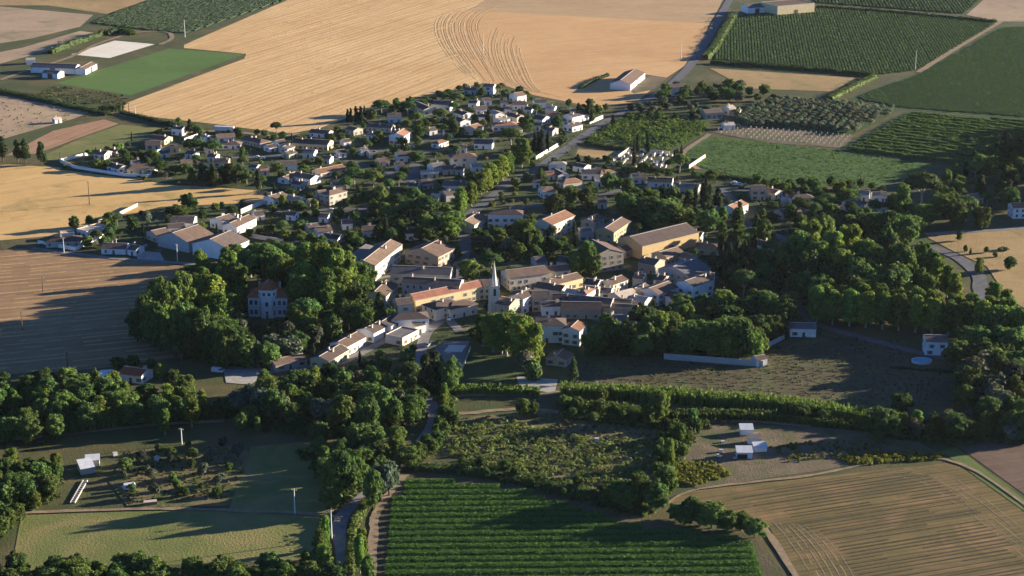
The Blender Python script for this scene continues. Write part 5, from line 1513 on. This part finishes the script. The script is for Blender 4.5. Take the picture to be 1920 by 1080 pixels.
for pl in [w_[0] for w_ in WOODS[:22]]:
    undergrowth('undergrowth', pl, 240, (.8, 2.4), (.06, .092, .024), .8, 20)
undergrowth('undergrowth', FIELDS[38][2], 1500, (.4, 1.3), (.075, .115, .032), .6, 12)
undergrowth('undergrowth', [(0, 190), (120, 200), (200, 216), (140, 224), (0, 258)], 60, (.15, .4), (.16, .145, .06), .8, 8)
undergrowth('undergrowth', [(110, 160), (245, 182), (230, 205), (100, 190), (60, 178)], 160, (.3, 1.0), (.10, .11, .045), .9, 12)
undergrowth('undergrowth', [(1050, 750), (1250, 772), (1400, 775), (1560, 788), (1660, 805), (1560, 800), (1400, 792), (1230, 796), (1040, 772)], 360, (.8, 2.0), (.06, .092, .026), .7, 16)
undergrowth('orchard_bushes', [(1100, 262), (1178, 214), (1328, 229), (1318, 250), (1255, 282)], 520, (1.2, 2.6), (.085, .135, .032), .9, 16)
undergrowth('weeds', FIELDS[20][2], 900, (.10, .25), (.10, .125, .04), .75, 6, tonev=(.8, 1.4))
# ------------------------------------------------------------ church, chateau
def church():
    p = at(927, 592)
    e = empty('church_tower', (p.x, p.y, 0), R(6), (.84, .84, 1.06))
    MATS['church'] = MATS['wall_c']
    m = MB()
    m.box(-2.5, 2.5, -2.5, 2.5, 0, 13.6, 'wall_c')
    m.build('wall', e)
    m = MB()
    for sx in (-1, 1):
        for sy in (-1, 1):
            m = MB()
            x, y = sx * 2.5, sy * 2.5
            for k, (hh, o) in enumerate(((4.5, .75), (8.5, .5), (12.0, .3))):
                m.box(x - o, x + o, y - o, y + o, 0 if k == 0 else (4.5, 8.5)[k - 1], hh, 'wall_c')
            m.build('buttress', e)
            m = MB()
            m.box(x * .86 - .4, x * .86 + .4, y * .86 - .4, y * .86 + .4, 13.9, 15.4, 'wall_c')
            c = Vector((x * .86, y * .86, 17.2))
            b = [Vector((x * .86 + i * .4, y * .86 + j * .4, 15.4)) for i, j in ((-1, -1), (1, -1), (1, 1), (-1, 1))]
            for i in range(4): m.face([b[i], b[(i + 1) % 4], c], 'wall_c')
            m.build('pinnacle', e)
    m = MB()
    m.box(-2.75, 2.75, -2.75, 2.75, 13.6, 13.9, 'verge')
    m.box(-2.62, 2.62, -2.62, 2.62, 8.6, 8.85, 'verge')
    m.build('cornice', e)
    for a in range(4):
        m = MB()
        pts = []
        for k in range(9):
            t = math.pi * k / 8
            pts.append((.75 * math.cos(t), 2.53, 12.0 + .9 * math.sin(t)))
        pts = [(.75, 2.53, 9.6)] + pts + [(-.75, 2.53, 9.6)]
        m.face(pts[::-1], 'dark')  # flat dark sheet on the wall, painted shade behind the louvres
        for k in range(5): m.box(-.74, .74, 2.5, 2.62, 9.9 + k * .45, 10.0 + k * .45, 'wood')
        o = m.build('belfry_opening', e)
        o.rotation_euler = (0, 0, a * math.pi / 2)
    m = MB()
    n = 8
    ring = [Vector((1.8 * math.cos(6.2832 * (i + .5) / n), 1.8 * math.sin(6.2832 * (i + .5) / n), 13.9)) for i in range(n)]
    for i in range(n): m.face([ring[i], ring[(i + 1) % n], (0, 0, 25.0)], 'wall_c')
    sp = m.build('spire', e)
    m = MB()
    m.box(-.05, .05, -.05, .05, 24.8, 26.6, 'grey_metal')
    m.box(-.4, .4, -.05, .05, 25.8, 25.9, 'grey_metal')
    m.build('cross', sp)
    OBST.append((p.x, p.y, 1, 0, 3.2, 3.2))
    tag(e, 'slender stone church tower with pointed spire above the plane trees', 'church')
church()
def chateau():
    p = at(503, 594)
    e = empty('mansion', (p.x, p.y, 0), R(-3))
    W2, D = 9.0, 11.0
    m = MB()
    m.box(-W2, W2, 0, D, 0, 9.0, 'wall_w')
    bay = [(-4.0, .2), (-2.4, -2.4), (2.4, -2.4), (4.0, .2), (4.0, 7), (-4.0, 7)]
    for i in range(6):
        a, b = bay[i], bay[(i + 1) % 6]
        m.face([(a[0], a[1], 0), (b[0], b[1], 0), (b[0], b[1], 13.4), (a[0], a[1], 13.4)], 'wall_w')
    m.build('wall', e)
    m = MB()
    for z in (4.5, 9.0):
        m.box(-W2 - .15, W2 + .15, -.18, 0.0 - .003, z, z + .3, 'verge')
        m.box(W2 + .003, W2 + .18, -.15, D, z, z + .3, 'verge')
    m.build('cornice', e)
    m = MB()
    ov = .5
    k = 5.5
    z0, z1 = 9.2, 12.6
    X, Y0, Y1 = W2 + ov, -ov, D + ov
    slab(m, [(-X, Y0, z0), (X, Y0, z0), (X - k, D / 2, z1), (-X + k, D / 2, z1)], .2, 'roof_v', 'verge')
    slab(m, [(X, Y1, z0), (-X, Y1, z0), (-X + k, D / 2, z1), (X - k, D / 2, z1)], .2, 'roof_v', 'verge')
    slab(m, [(X, Y0, z0), (X, Y1, z0), (X - k, D / 2, z1)], .2, 'roof_v', 'verge')
    slab(m, [(-X, Y1, z0), (-X, Y0, z0), (-X + k, D / 2, z1)], .2, 'roof_v', 'verge')
    rf = m.build('roof', e)
    m = MB()
    rb = [(x * 1.1, y * 1.1 - .1, 13.4) for x, y in bay]
    ap = [(0, .8, 16.6), (0, 4.6, 16.6)]
    slab(m, [rb[0], rb[1], ap[0]], .2, 'roof_v', 'verge')
    slab(m, [rb[1], rb[2], ap[0]], .2, 'roof_v', 'verge')
    slab(m, [rb[2], rb[3], ap[0]], .2, 'roof_v', 'verge')
    slab(m, [rb[3], rb[4], ap[1], ap[0]], .2, 'roof_v', 'verge')
    slab(m, [rb[4], rb[5], ap[1]], .2, 'roof_v', 'verge')
    slab(m, [rb[5], rb[0], ap[0], ap[1]], .2, 'roof_v', 'verge')
    m.build('turret_roof', e)
    for x in (-4.6, 4.8):
        c = link('chimney', CHIM, rf)
        c.location = (x, 6.2, 13.0)
        c.scale = (1.2, 1.2, 1.6)
    for z in (2.3, 6.7):
        for x in (-7.6, -5.4, 5.4, 7.6):
            o = link('window', WIN[0], e)
            o.location = (x, 0, z); o.rotation_euler = (0, 0, math.pi); o.scale = (1.25, 1, 1.35)
        for y in (2.5, 5.5, 8.5):
            o = link('window', WIN[0], e)
            o.location = (W2, y, z); o.rotation_euler = (0, 0, -math.pi / 2); o.scale = (1.2, 1, 1.3)
    for z in (2.3, 6.7, 11.4):
        for x in ((-1.2, 1.2) if z > 9 else (0,)):
            o = link('window', WIN[0], e)
            o.location = (x, -2.4, z); o.rotation_euler = (0, 0, math.pi); o.scale = (1.1, 1, 1.3 if z < 9 else .9)
        for s in (-1, 1):
            o = link('window', WIN[0], e)
            o.location = (s * 3.2, -1.1, z)
            o.rotation_euler = (0, 0, math.pi + s * math.atan2(2.6, 1.6)); o.scale = (.9, 1, 1.3 if z < 9 else .9)
    o = link('door', DOORS[0], e)
    o.location = (-2.0 + 2.0, -2.41, 0); o.rotation_euler = (0, 0, math.pi)
    tag(e, 'pale three-storey mansion with red roofs and central turret in the park', 'mansion')
    c = e.matrix_basis @ Vector((0, D / 2, 0))
    OBST.append((c.x, c.y, 1, 0, 10, 8))
chateau()
# ------------------------------------------------------------ garden walls
def gwall(px, h, mat, label, th=.3):
    P = G(px)
    m = MB()
    for i, (a, b) in enumerate(zip(P, P[1:])):
        d = (b - a)
        L = d.length
        M = Matrix.Translation(a) @ Matrix.Rotation(math.atan2(d.y, d.x), 4, 'Z')
        e_ = .003 * i
        m.box(-th / 2, L + th / 2, -th / 2 - e_, th / 2 + e_, 0, h + e_, mat, M)
        m.box(-th / 2 - .05, L + th / 2 + .05, -th / 2 - .06 - e_, th / 2 + .06 + e_, h + e_ + .001, h + .12 + e_, 'verge', M)
    return tag(m.build('garden_wall'), label, 'wall', 'garden walls')
gwall([(165, 291), (113, 304), (139, 316), (232, 331), (277, 333), (295, 321)], 1.9, 'wall_w', 'long white garden wall around the villas at the field edge')
gwall([(285, 292), (321, 281)], 2.6, 'wall_w', 'bright white wall beside the lane in the upper left quarter')
gwall([(346, 267), (371, 258)], 2.6, 'wall_w', 'short bright white wall below the tall narrow white house')
gwall([(370, 309), (393, 315)], 2.2, 'wall_c', 'short cream wall above the dark pines')
gwall([(72, 457), (142, 470), (184, 449), (214, 437)], 1.9, 'wall_w', 'pale wall around the dark hip-roofed house, sunlit on its right')
gwall([(183, 420), (215, 408), (258, 387)], 1.8, 'wall_b', 'long pale stone wall crossing the sandy field')
gwall([(190, 470), (246, 478), (276, 462)], 1.5, 'wall_g', 'low grey wall in front of the long low house')
gwall([(452, 401), (501, 380)], 2.6, 'wall_w', 'long bright white wall leading to the white house')
gwall([(457, 444), (531, 457)], 2.4, 'wall_g', 'grey garden wall behind the park trees')
gwall([(1005, 300), (1058, 268)], 2.4, 'wall_w', 'bright white wall along the main road')
gwall([(1106, 232), (1130, 222)], 2.2, 'wall_w', 'short white wall by the main road near the orchard')
gwall([(1245, 674), (1330, 680), (1430, 688)], 2.6, 'wall_g', 'long grey wall along the far edge of the dark fallow field')
house(1414, 668, 1434, 665, 5, 3.2, 'g', 'b', 'w', label='small white outbuilding with sunlit gable at the end of the long grey wall', win=None, name='shed', chim=0)
gwall([(690, 604), (706, 594)], 3.0, 'wall_c', 'sunlit wall fragment at the edge of the park')
gwall([(820, 592), (838, 580)], 2.6, 'wall_c', 'sunlit yard wall in front of the white terrace house')
gwall([(757, 280), (790, 268)], 1.6, 'wall_w', 'low white wall by the curved lane')
gwall([(1150, 303), (1180, 282), (1255, 290)], 2.0, 'wall_c', 'pale wall along the far side of the cemetery')
gwall([(1292, 316), (1322, 296)], 2.2, 'wall_c', 'pale sunlit wall at the right side of the cemetery')
gwall([(1420, 662), (1470, 636)], 2.0, 'wall_g', 'short grey wall beside the dark wood')
gwall([(860, 712), (882, 655)], 1.4, 'wall_g', 'low wall between the parking court and the lawn')
# ------------------------------------------------------------ utility poles
def pole(x, yt, yb, wood=False):
    s = scale_at(yb)
    h = (yb - yt) / s / math.cos(dep(yb))
    p = at(x, yb)
    e = empty('utility_pole', (p.x, p.y, 0), R(er.uniform(-40, 40)))
    mt = 'pole_wood' if wood else 'pole'
    m = MB()
    m.tube((0, 0, -.3), (0, 0, h), .24 + h * .006, .15, mt, 8)
    m.build('post', e)
    m = MB()
    m.box(-1.0, 1.0, -.07, .07, h - .55, h - .40, mt)
    m.build('crossarm', e)
    for q in (-.85, 0, .85):
        m = MB()
        m.tube((q, 0, h - .4), (q, 0, h - .1), .07, .05, 'frame', 6)
        m.build('insulator', e)
    auto(e, ('dark wooden' if wood else 'pale concrete') + ' utility pole', 'pole', 'utility poles', (x, (yt + yb) / 2), 'rel')
for a in [(347, 38, 70), (906, 62, 98), (1277, 73, 112), (1716, 95, 131), (622, 957, 1012), (553, 917, 964), (333, 458, 491), (120, 445, 474), (219, 447, 470), (254, 197, 219), (341, 803, 833), (652, 433, 452), (1165, 290, 304), (640, 600, 640)]:
    pole(*a)
for a in [(168, 340, 384, True), (42, 585, 620, True), (81, 518, 548, True), (242, 193, 213, True), (140, 688, 712, True), (127, 660, 690, True), (113, 285, 302, True), (341, 664, 692, True), (473, 645, 682, True), (1613, 330, 352, True)]:
    pole(*a)
# ------------------------------------------------------------ vehicles
def wheel_mesh():
    m = MB()
    m.tube((0, -.11, 0), (0, .11, 0), .32, .32, 'tyre', 14)
    m.tube((0, .11, 0), (0, .115, 0), .2, .19, 'grey_metal', 10)
    m.tube((0, -.112, 0), (0, -.115, 0), .2, .19, 'grey_metal', 10)
    return m.mesh('wheel')
WHEEL = wheel_mesh()
def car(x, y, paint, rz, label, van=False):
    p = at(x, y)
    e = empty('car' if not van else 'van', (p.x, p.y, .25), rz)
    if not van:
        pr = [(-2.05, .3), (-2.1, .75), (-1.95, .92), (-1.1, .98), (-.55, 1.42), (.75, 1.46), (1.55, 1.0), (2.05, .9), (2.1, .5), (2.05, .3)]
        gl = [(-1.0, 1.0), (-.52, 1.38), (.72, 1.41), (1.42, 1.02)]
        wx, hw = (-1.3, 1.3), .85
    else:
        pr = [(-2.5, .35), (-2.55, .9), (-2.35, 1.15), (-1.75, 1.95), (-1.4, 2.1), (2.45, 2.1), (2.5, 1.9), (2.5, .35)]
        gl = [(-2.2, 1.25), (-1.72, 1.88), (-.9, 1.9), (-.9, 1.25)]
        wx, hw = (-1.6, 1.6), .95
    m = MB()
    n = len(pr)
    for s in (-1, 1):
        q = [(a, s * hw * (1 if z < 1.0 else .88), z) for a, z in pr]
        m.face(q if s < 0 else q[::-1], paint)
    for i in range(n):
        a, b = pr[i], pr[(i + 1) % n]
        wa, wb = (hw * (1 if t[1] < 1.0 else .88) for t in (a, b))
        m.face([(a[0], -wa, a[1]), (a[0], wa, a[1]), (b[0], wb, b[1]), (b[0], -wb, b[1])], paint)
    m.build('body', e)
    for s in (-1, 1):
        m = MB()
        q = [(a, s * (hw * .93 + .02), z) for a, z in gl]
        m.face(q if s < 0 else q[::-1], 'pane')
        m.build('side_window', e)
    m = MB()
    a, b = (pr[3], pr[4]) if not van else (pr[2], pr[3])
    A_, B_ = Vector((a[0], 0, a[1])), Vector((b[0], 0, b[1]))
    nn = Vector((-(B_ - A_).z, 0, (B_ - A_).x)).normalized() * .02
    if nn.z < 0: nn = -nn
    m.face([A_.lerp(B_, .08) + nn + Vector((0, -hw * .75, 0)), A_.lerp(B_, .92) + nn + Vector((0, -hw * .72, 0)), A_.lerp(B_, .92) + nn + Vector((0, hw * .72, 0)), A_.lerp(B_, .08) + nn + Vector((0, hw * .75, 0))], 'pane')
    m.build('windscreen', e)
    for xx in wx:
        for s in (-1, 1):
            o = link('wheel', WHEEL, e)
            o.location = (xx, s * (hw - .06), .32)
    for s in (-1, 1):
        m = MB()
        m.box(pr[1][0] - .02, pr[1][0] + .1, s * .6 - .18, s * .6 + .18, .62, .76, 'frame')
        m.build('headlight', e)
    tag(e, label, 'van' if van else 'car', 'parked vehicles')
car(408, 699, 'car_white', R(165), 'white van parked at the left end of the gravel yard', True)
for x, y, c, a, l in [
 (490, 703, 'car_white', 5, 'white car on the right side of the gravel yard'),
 (780, 636, 'car_white', 60, 'white car parked on the street below the terrace houses'),
 (802, 650, 'car_grey', 70, 'grey car on the street beside the parking court'),
 (844, 683, 'car_white', 20, 'white car at the near corner of the parking court'),
 (852, 680, 'car_grey', 20, 'grey car at the near corner of the parking court'),
 (1276, 846, 'car_blue', 10, 'blue car beside the track left of the white sheds'),
 (1137, 508, 'car_grey', 20, 'grey car in the shade of the tall stone house'),
 (1058, 265, 'car_white', 40, 'white car at the end of the bright roadside wall'),
 (1376, 345, 'car_white', 5, 'white car, left of two in the row below the green meadow'),
 (1386, 348, 'car_white', 5, 'white car, right of two in the row below the green meadow'),
 (270, 296, 'car_white', 20, 'white car beside the bright wall in the upper left quarter'),
 (482, 297, 'car_white', 5, 'white car, left of two in the upper left lane'),
 (492, 299, 'car_white', 5, 'white car, right of two in the upper left lane'),
 (843, 600, 'car_white', 80, 'white car between trees in front of the red-roofed range'),
 (820, 405, 'car_white', 15, 'white car half hidden near the big umbrella pines'),
 (620, 396, 'car_white', 15, 'white car below the beige two-storey house'),
 (1018, 641, 'car_red', 90, 'red car behind the plane trees')]:
    car(x, y, c, R(a), l)
def truck():
    p = at(424, 249)
    e = empty('truck', (p.x, p.y, .25), R(-12))
    m = MB()
    m.box(-7.6, 5.4, -1.25, 1.25, 1.1, 4.0, 'white_metal')
    m.build('trailer', e)
    m = MB()
    m.box(5.7, 7.9, -1.2, 1.2, .8, 3.3, 'car_red')
    m.box(7.9, 8.0, -1.05, 1.05, 2.1, 3.1, 'pane')
    m.build('cab', e)
    m = MB()
    m.box(-7.4, 7.6, -.5, .5, .7, 1.05, 'dark')
    m.build('chassis', e)
    for x in (-6.4, -5.2, -4.0, 4.6, 7.0):
        for s in (-1, 1):
            o = link('wheel', WHEEL, e)
            o.location = (x, s * 1.1, .5); o.scale = (1.5, 1.5, 1.5)
    tag(e, 'articulated lorry with long white trailer at the stubble edge', 'truck')
truck()
# ------------------------------------------------------------ white sheds, caravan, pool, cemetery, hoops
MATS['wall_m'], MATS['roof_m'] = MATS['white_metal'], MATS['white_metal']
WALLN['m'], ROOFN['m'] = 'white', 'white metal'
for a, lb in [((1387, 799, 1412, 799, 4, 2.4, 's', 'm', 'm'), 'white metal shed behind the others in the bare yard'),
              ((1401, 818, 1427, 818, 3.2, 2.2, 's', 'g', 'm'), 'white metal shed in the middle of the bare yard'),
              ((1380, 841, 1411, 841, 4.2, 2.6, 's', 'm', 'm'), 'white open shed with dark opening, nearest in the bare yard'),
              ((1412, 833, 1437, 832, 3.0, 2.2, 's', 'm', 'm'), 'long white shed at the right of the bare yard'),
              ((148, 869, 173, 865, 6.0, 2.4, 's', 'm', 'g'), 'white roofed shelter in the lower left garden'),
              ((166, 857, 180, 856, 3.6, 2.4, 's', 'm', 'g'), 'small white lean-to behind the lower left shelter'),
              ((190, 699, 208, 698, 5, 2.6, 's', 'm', 'w'), 'small white shed left of the isolated red-roofed house')]:
    house(*a, label=lb, name='shed', win=None, chim=0, seed=5, cat='shed')
p = at(1399, 856)
m = MB(); m.box(-2.2, 1.6, -.06, .06, .15, 1.9, 'dark')  # dark panel on the shed front, painted shade of its inside
o = m.build('shed_shade_panel'); o.location = (p.x, p.y, 0)
for ob in list(col.objects):
    if ob.name.startswith('shed') and str(ob.get('label', '')).startswith('white open shed'):
        o.name = 'opening'; o.parent = ob; o.location = (-.6, -2.13, 0)
m = MB()
A_, B_ = at(136, 944), at(160, 902)
dd = (B_ - A_); M_ = Matrix.Translation(A_) @ Matrix.Rotation(math.atan2(dd.y, dd.x), 4, 'Z')
for s_ in (-1, 1): m.box(0, dd.length, s_ * .8 - .15, s_ * .8 + .15, .1, .5, 'concrete', M_)
for k in range(12): m.box(dd.length * k / 12, dd.length * k / 12 + .25, -.65, .65, .55, .62, 'concrete', M_)
tag(m.build('plank_walkway'), 'pale plank walkway leading down from the white shelter', 'walkway')
for x, y, rz in [(243, 918, .3)]:
    p = at(x, y)
    e = empty('caravan', (p.x, p.y, 0), rz)
    m = MB()
    pr = [(-2.2, .5), (-2.3, 1.4), (-1.9, 2.3), (1.8, 2.4), (2.2, 1.6), (2.1, .5)]
    for s in (-1, 1):
        q = [(a, s * 1.05, z) for a, z in pr]
        m.face(q if s < 0 else q[::-1], 'car_white')
    for i in range(6):
        a, b = pr[i], pr[(i + 1) % 6]
        m.face([(a[0], -1.05, a[1]), (a[0], 1.05, a[1]), (b[0], 1.05, b[1]), (b[0], -1.05, b[1])], 'car_white')
    m.build('body', e)
    m = MB(); m.box(-1.4, .2, -1.08, -1.051, 1.3, 1.9, 'pane'); m.build('window', e)
    for s in (-1, 1):
        o = link('wheel', WHEEL, e); o.location = (0, s * .95, .32)
    tag(e, 'small white caravan in the lower left garden', 'caravan')
def pool():
    p = at(1728, 679)
    e = empty('swimming_pool', (p.x, p.y, 0))
    T_ = NT('pool_water'); T_.b.inputs['Roughness'].default_value = .08; T_.b.inputs['Specular IOR Level'].default_value = .5
    v = T_.obj(); MATS['pool_water'] = T_.out(T_.ramp(T_.noise(v, .8), [(.3, (.09, .38, .55)), (.7, (.14, .48, .64))]))
    m = MB(); n = 28
    ro = [(4.3 * math.cos(6.2832 * i / n), 3.3 * math.sin(6.2832 * i / n)) for i in range(n)]
    for i in range(n):
        a, b = ro[i], ro[(i + 1) % n]
        m.face([(a[0], a[1], 0), (b[0], b[1], 0), (b[0], b[1], 1.1), (a[0], a[1], 1.1)], 'white_metal')
        m.face([(a[0], a[1], 1.1), (b[0], b[1], 1.1), (b[0] * .94, b[1] * .94, 1.1), (a[0] * .94, a[1] * .94, 1.1)], 'white_metal')
        m.face([(b[0] * .94, b[1] * .94, 0.9), (a[0] * .94, a[1] * .94, 0.9), (a[0] * .94, a[1] * .94, 1.1), (b[0] * .94, b[1] * .94, 1.1)], 'white_metal')
    m.build('rim', e)
    m = MB(); m.face([(x * .94, y * .94, .98) for x, y in ro], 'pool_water'); m.build('water', e)
    tag(e, 'round above-ground swimming pool with bright blue water', 'pool')
pool()
def tomb_mesh(v):
    m = MB()
    m.box(-.6, .6, -1.1, 1.1, 0, .55 + v * .2, 'marble')
    m.box(-.5, .5, -1.0, 1.0, .55 + v * .2, .68 + v * .2, 'verge')
    if v < 2: m.box(-.45, .45, .95, 1.15, .3, 1.5 + v * .3, 'marble')
    else:
        m.box(-.9, .9, -1.2, 1.2, .9, 2.2, 'marble')
        m.face([(-1, -1.3, 2.2), (1, -1.3, 2.2), (1, 0, 2.7), (-1, 0, 2.7)], 'verge')
        m.face([(1, 1.3, 2.2), (-1, 1.3, 2.2), (-1, 0, 2.7), (1, 0, 2.7)], 'verge')
    return m.mesh('tomb')
TOMB = [tomb_mesh(i) for i in range(3)]
cp = G([(1150, 311), (1180, 285), (1262, 292), (1250, 318)])
c1 = (at(1262, 292) - at(1180, 285)).normalized()
c2 = (at(1180, 285) - at(1150, 311)).normalized()
for i in range(0, 14):
    for j in range(0, 26):
        q = at(1152, 310) + c1 * (i * 3.4) + c2 * (j * 4.4) + Vector((er.uniform(-.3, .3), er.uniform(-.3, .3), 0))
        if inside(q, cp) and er.random() < .62:
            o = link('tomb', TOMB[er.choice((0, 0, 1, 1, 2))])
            o.location = q
            o.rotation_euler = (0, 0, math.atan2(c2.y, c2.x) - math.pi / 2 + er.uniform(-.06, .06))
            auto(o, 'pale stone tomb', 'tomb', 'tombs of the cemetery', px_of(q), 'rel')
m = MB()
hp = G([(1328, 247), (1388, 237), (1598, 254), (1578, 275), (1440, 266)])
h1 = (at(1598, 254) - at(1388, 237)).normalized()
h2 = Vector((-h1.y, h1.x, 0))
nh = 0
for j in range(-16, 16):
    for i in range(-30, 60):
        q = at(1388, 240) + h1 * (i * 3.6) + h2 * (j * 7.0)
        if inside(q, hp):
            prev = None
            for k in range(7):
                t = math.pi * k / 6
                c = q + h2 * (1.9 * math.cos(t)) + Vector((0, 0, 1.9 * math.sin(t)))
                if prev is not None: m.tube(prev, c, .055, .055, 'pole', 3, False)
                prev = c
            nh += 1
tag(m.build('tunnel_hoops'), kind='stuff')
# small debris, boxes and barrels seen as white specks in the yards
def bxthing(x, y, sx, sy, sz, mat, label, name='crate', cat='crate'):
    p = at(x, y)
    m = MB()
    m.box(-sx / 2, sx / 2, -sy / 2, sy / 2, 0, sz, mat)
    m.box(-sx / 2 - .04, sx / 2 + .04, -sy / 2 - .04, sy / 2 + .04, sz, sz + .08, 'verge')
    o = m.build(name)
    o.location = (p.x, p.y, .1)
    o.rotation_euler = (0, 0, er.uniform(-.5, .5))
    return tag(o, label, cat, 'boxes and tanks in the yards')
bxthing(1119, 828, 1.6, 1.2, 1.3, 'white_metal', 'white water tank alone in the scrub', 'water_tank', 'tank')
bxthing(1352, 848, 1.4, 1.0, 1.0, 'white_metal', 'white tank left of the nearest white shed', 'water_tank', 'tank')
bxthing(1346, 856, 1.0, 1.0, .8, 'white_metal', 'small white box at the near left of the yard sheds')
bxthing(1378, 860, 1.0, .8, .5, 'white_metal', 'low white box in front of the nearest shed')
bxthing(1355, 830, 1.4, 1.0, .6, 'white_metal', 'low white box behind the left tank of the yard')
bxthing(295, 863, 1.6, 1.4, 1.4, 'white_metal', 'white tank among the small trees of the lower left garden', 'water_tank', 'tank')
bxthing(216, 855, 1.6, 1.4, 1.3, 'white_metal', 'white box right of the lower left shelter')
bxthing(264, 857, 1.6, 1.4, 1.3, 'grey_metal', 'grey box behind the lower left garden trees')
bxthing(282, 946, 4.5, 2.0, 1.2, 'wood', 'dark timber stack at the edge of the lower left meadow', 'timber_stack', 'timber')

# ------------------------------------------------------------ evening air over the plain
hm = bpy.data.materials.new('evening_haze')
hm.use_nodes = True
hn = hm.node_tree.nodes
hn.remove(hn['Principled BSDF'])
pv = hn.new('ShaderNodeVolumePrincipled')
pv.inputs['Color'].default_value = (0.80, 0.86, 0.92, 1)
pv.inputs['Density'].default_value = 0.000009
pv.inputs['Anisotropy'].default_value = 0.3
hm.node_tree.links.new(pv.outputs[0], hn['Material Output'].inputs['Volume'])
MATS['haze'] = hm
m = MB()
m.box(-5100, 5100, -900, 9100, -1.0, 300.0, 'haze')
tag(m.build('haze'), kind='stuff')
# ------------------------------------------------------------ labels: what it looks like, what it stands beside
ANCH = [(115, 120, 'the white stables'), (215, 92, 'the riding arena'), (347, 55, 'the top left crop'), (640, 120, 'the golden stubble'), (1180, 145, 'the lone white barn'), (1475, 18, 'the yellow warehouse'),
 (1590, 90, 'the upper vineyard'), (1520, 218, 'the olive grove'), (1205, 245, 'the upper orchard'), (1205, 300, 'the cemetery'), (1500, 310, 'the green meadow'), (45, 280, 'the far left conifers'),
 (215, 300, 'the long white garden wall'), (325, 243, 'the tall narrow house'), (425, 240, 'the white lorry'), (590, 270, 'the dark-roofed hall'), (480, 300, 'the upper left lane'), (560, 325, 'the arched white house'),
 (668, 215, 'the five cypresses'), (755, 250, 'the orange-roofed gabled house'), (715, 200, 'the lone umbrella pine'), (830, 200, 'the upper village edge'), (920, 165, 'the village top corner'), (940, 225, 'the crowded upper lanes'),
 (1030, 200, 'the village right tip'), (1030, 270, 'the roadside white wall'), (910, 330, 'the plane-lined avenue'), (775, 385, 'the big umbrella pines'), (675, 335, 'the pine clump'), (865, 295, 'the square cream house'),
 (120, 450, 'the dark hip-roofed house'), (220, 460, 'the long low house'), (380, 455, 'the twin hangars'), (460, 410, 'the long white farmhouse'), (515, 370, 'the white field-edge house'), (610, 430, 'the mid-village gardens'),
 (945, 400, 'the tall square house'), (1045, 410, 'the long orange roof'), (1245, 440, 'the timber barn'), (1100, 330, 'the three-opening house'), (1250, 385, 'the cypress garden'), (1430, 360, 'the meadow-edge houses'), (1610, 370, 'the eastern houses'),
 (1330, 460, 'the small hip-roofed house'), (720, 480, 'the patched tan roof'), (800, 470, 'the broad stone barn'), (800, 515, 'the long grey range'), (840, 545, 'the red-roofed range'), (927, 545, 'the church'), (1000, 510, 'the old village core'),
 (1080, 545, 'the tower house'), (1150, 490, 'the tall stone house'), (1280, 500, 'the broad grey barn'), (1310, 530, 'the many-windowed house'), (1180, 560, 'the lower old village'), (1075, 620, 'the salmon-roofed house'), (960, 630, 'the big church planes'),
 (505, 560, 'the mansion'), (620, 530, 'the park planes'), (330, 580, 'the western park wood'), (690, 620, 'the terrace houses'), (560, 670, 'the low brown barn'), (450, 700, 'the gravel yard'), (255, 700, 'the red-roofed lone house'), (850, 670, 'the parking court'),
 (800, 780, 'the road bend'), (640, 780, 'the stream wood'), (160, 770, 'the lower left wood'), (160, 870, 'the white shelter'), (330, 880, 'the lower left garden'), (40, 920, 'the left edge wood'), (300, 1060, 'the bottom hedge'), (640, 1000, 'the bottom road'), (660, 890, 'the shaded road trees'),
 (1030, 990, 'the bottom vineyard'), (1040, 850, 'the scrub'), (1220, 930, 'the vineyard corner'), (1390, 830, 'the white sheds'), (1350, 755, 'the reed bank'), (1650, 780, 'the reed bank end'), (1840, 750, 'the lower right wood'), (1740, 645, 'the pool farmhouse'), (1700, 600, 'the plane-tree row'),
 (1590, 480, 'the eastern wood'), (1750, 510, 'the curving road'), (1840, 480, 'the dry park'), (1820, 370, 'the dark north-east wood'), (1900, 290, 'the far right wood'), (1890, 395, 'the right edge house'), (1360, 630, 'the southern dark wood'), (1200, 620, 'the southern gardens'), (1420, 530, 'the cypress wood'), (1330, 180, 'the roadside copse')]
def refer(px, pos):
    best = min(ANCH, key=lambda a: (a[0] - px[0]) ** 2 + ((a[1] - px[1]) * 1.6) ** 2)
    dx, dy = px[0] - best[0], (px[1] - best[1]) * 1.6
    if pos == 'near': return 'near ' + best[2]
    if abs(dx) < 14 and abs(dy) < 14: return 'at ' + best[2]
    if abs(dx) > abs(dy): return ('right of ' if dx > 0 else 'left of ') + best[2]
    return ('in front of ' if dy > 0 else 'behind ') + best[2]
buckets = {}
for o, base, px, pos in AUTO:
    buckets.setdefault((base, refer(px, pos)), []).append((px[0], o))
for (base, ref), items in buckets.items():
    items.sort(key=lambda t: t[0])
    n = len(items)
    for i, (x, o) in enumerate(items):
        if n == 1: o['label'] = f"{base} {ref}"
        elif n == 2: o['label'] = f"{base} {ref}, {'left' if i == 0 else 'right'} one of two"
        else: o['label'] = f"{base} {ref}, " + ('leftmost of several' if i == 0 else ('rightmost of several' if i == n - 1 else f"{ordinal(i + 1)} from left"))
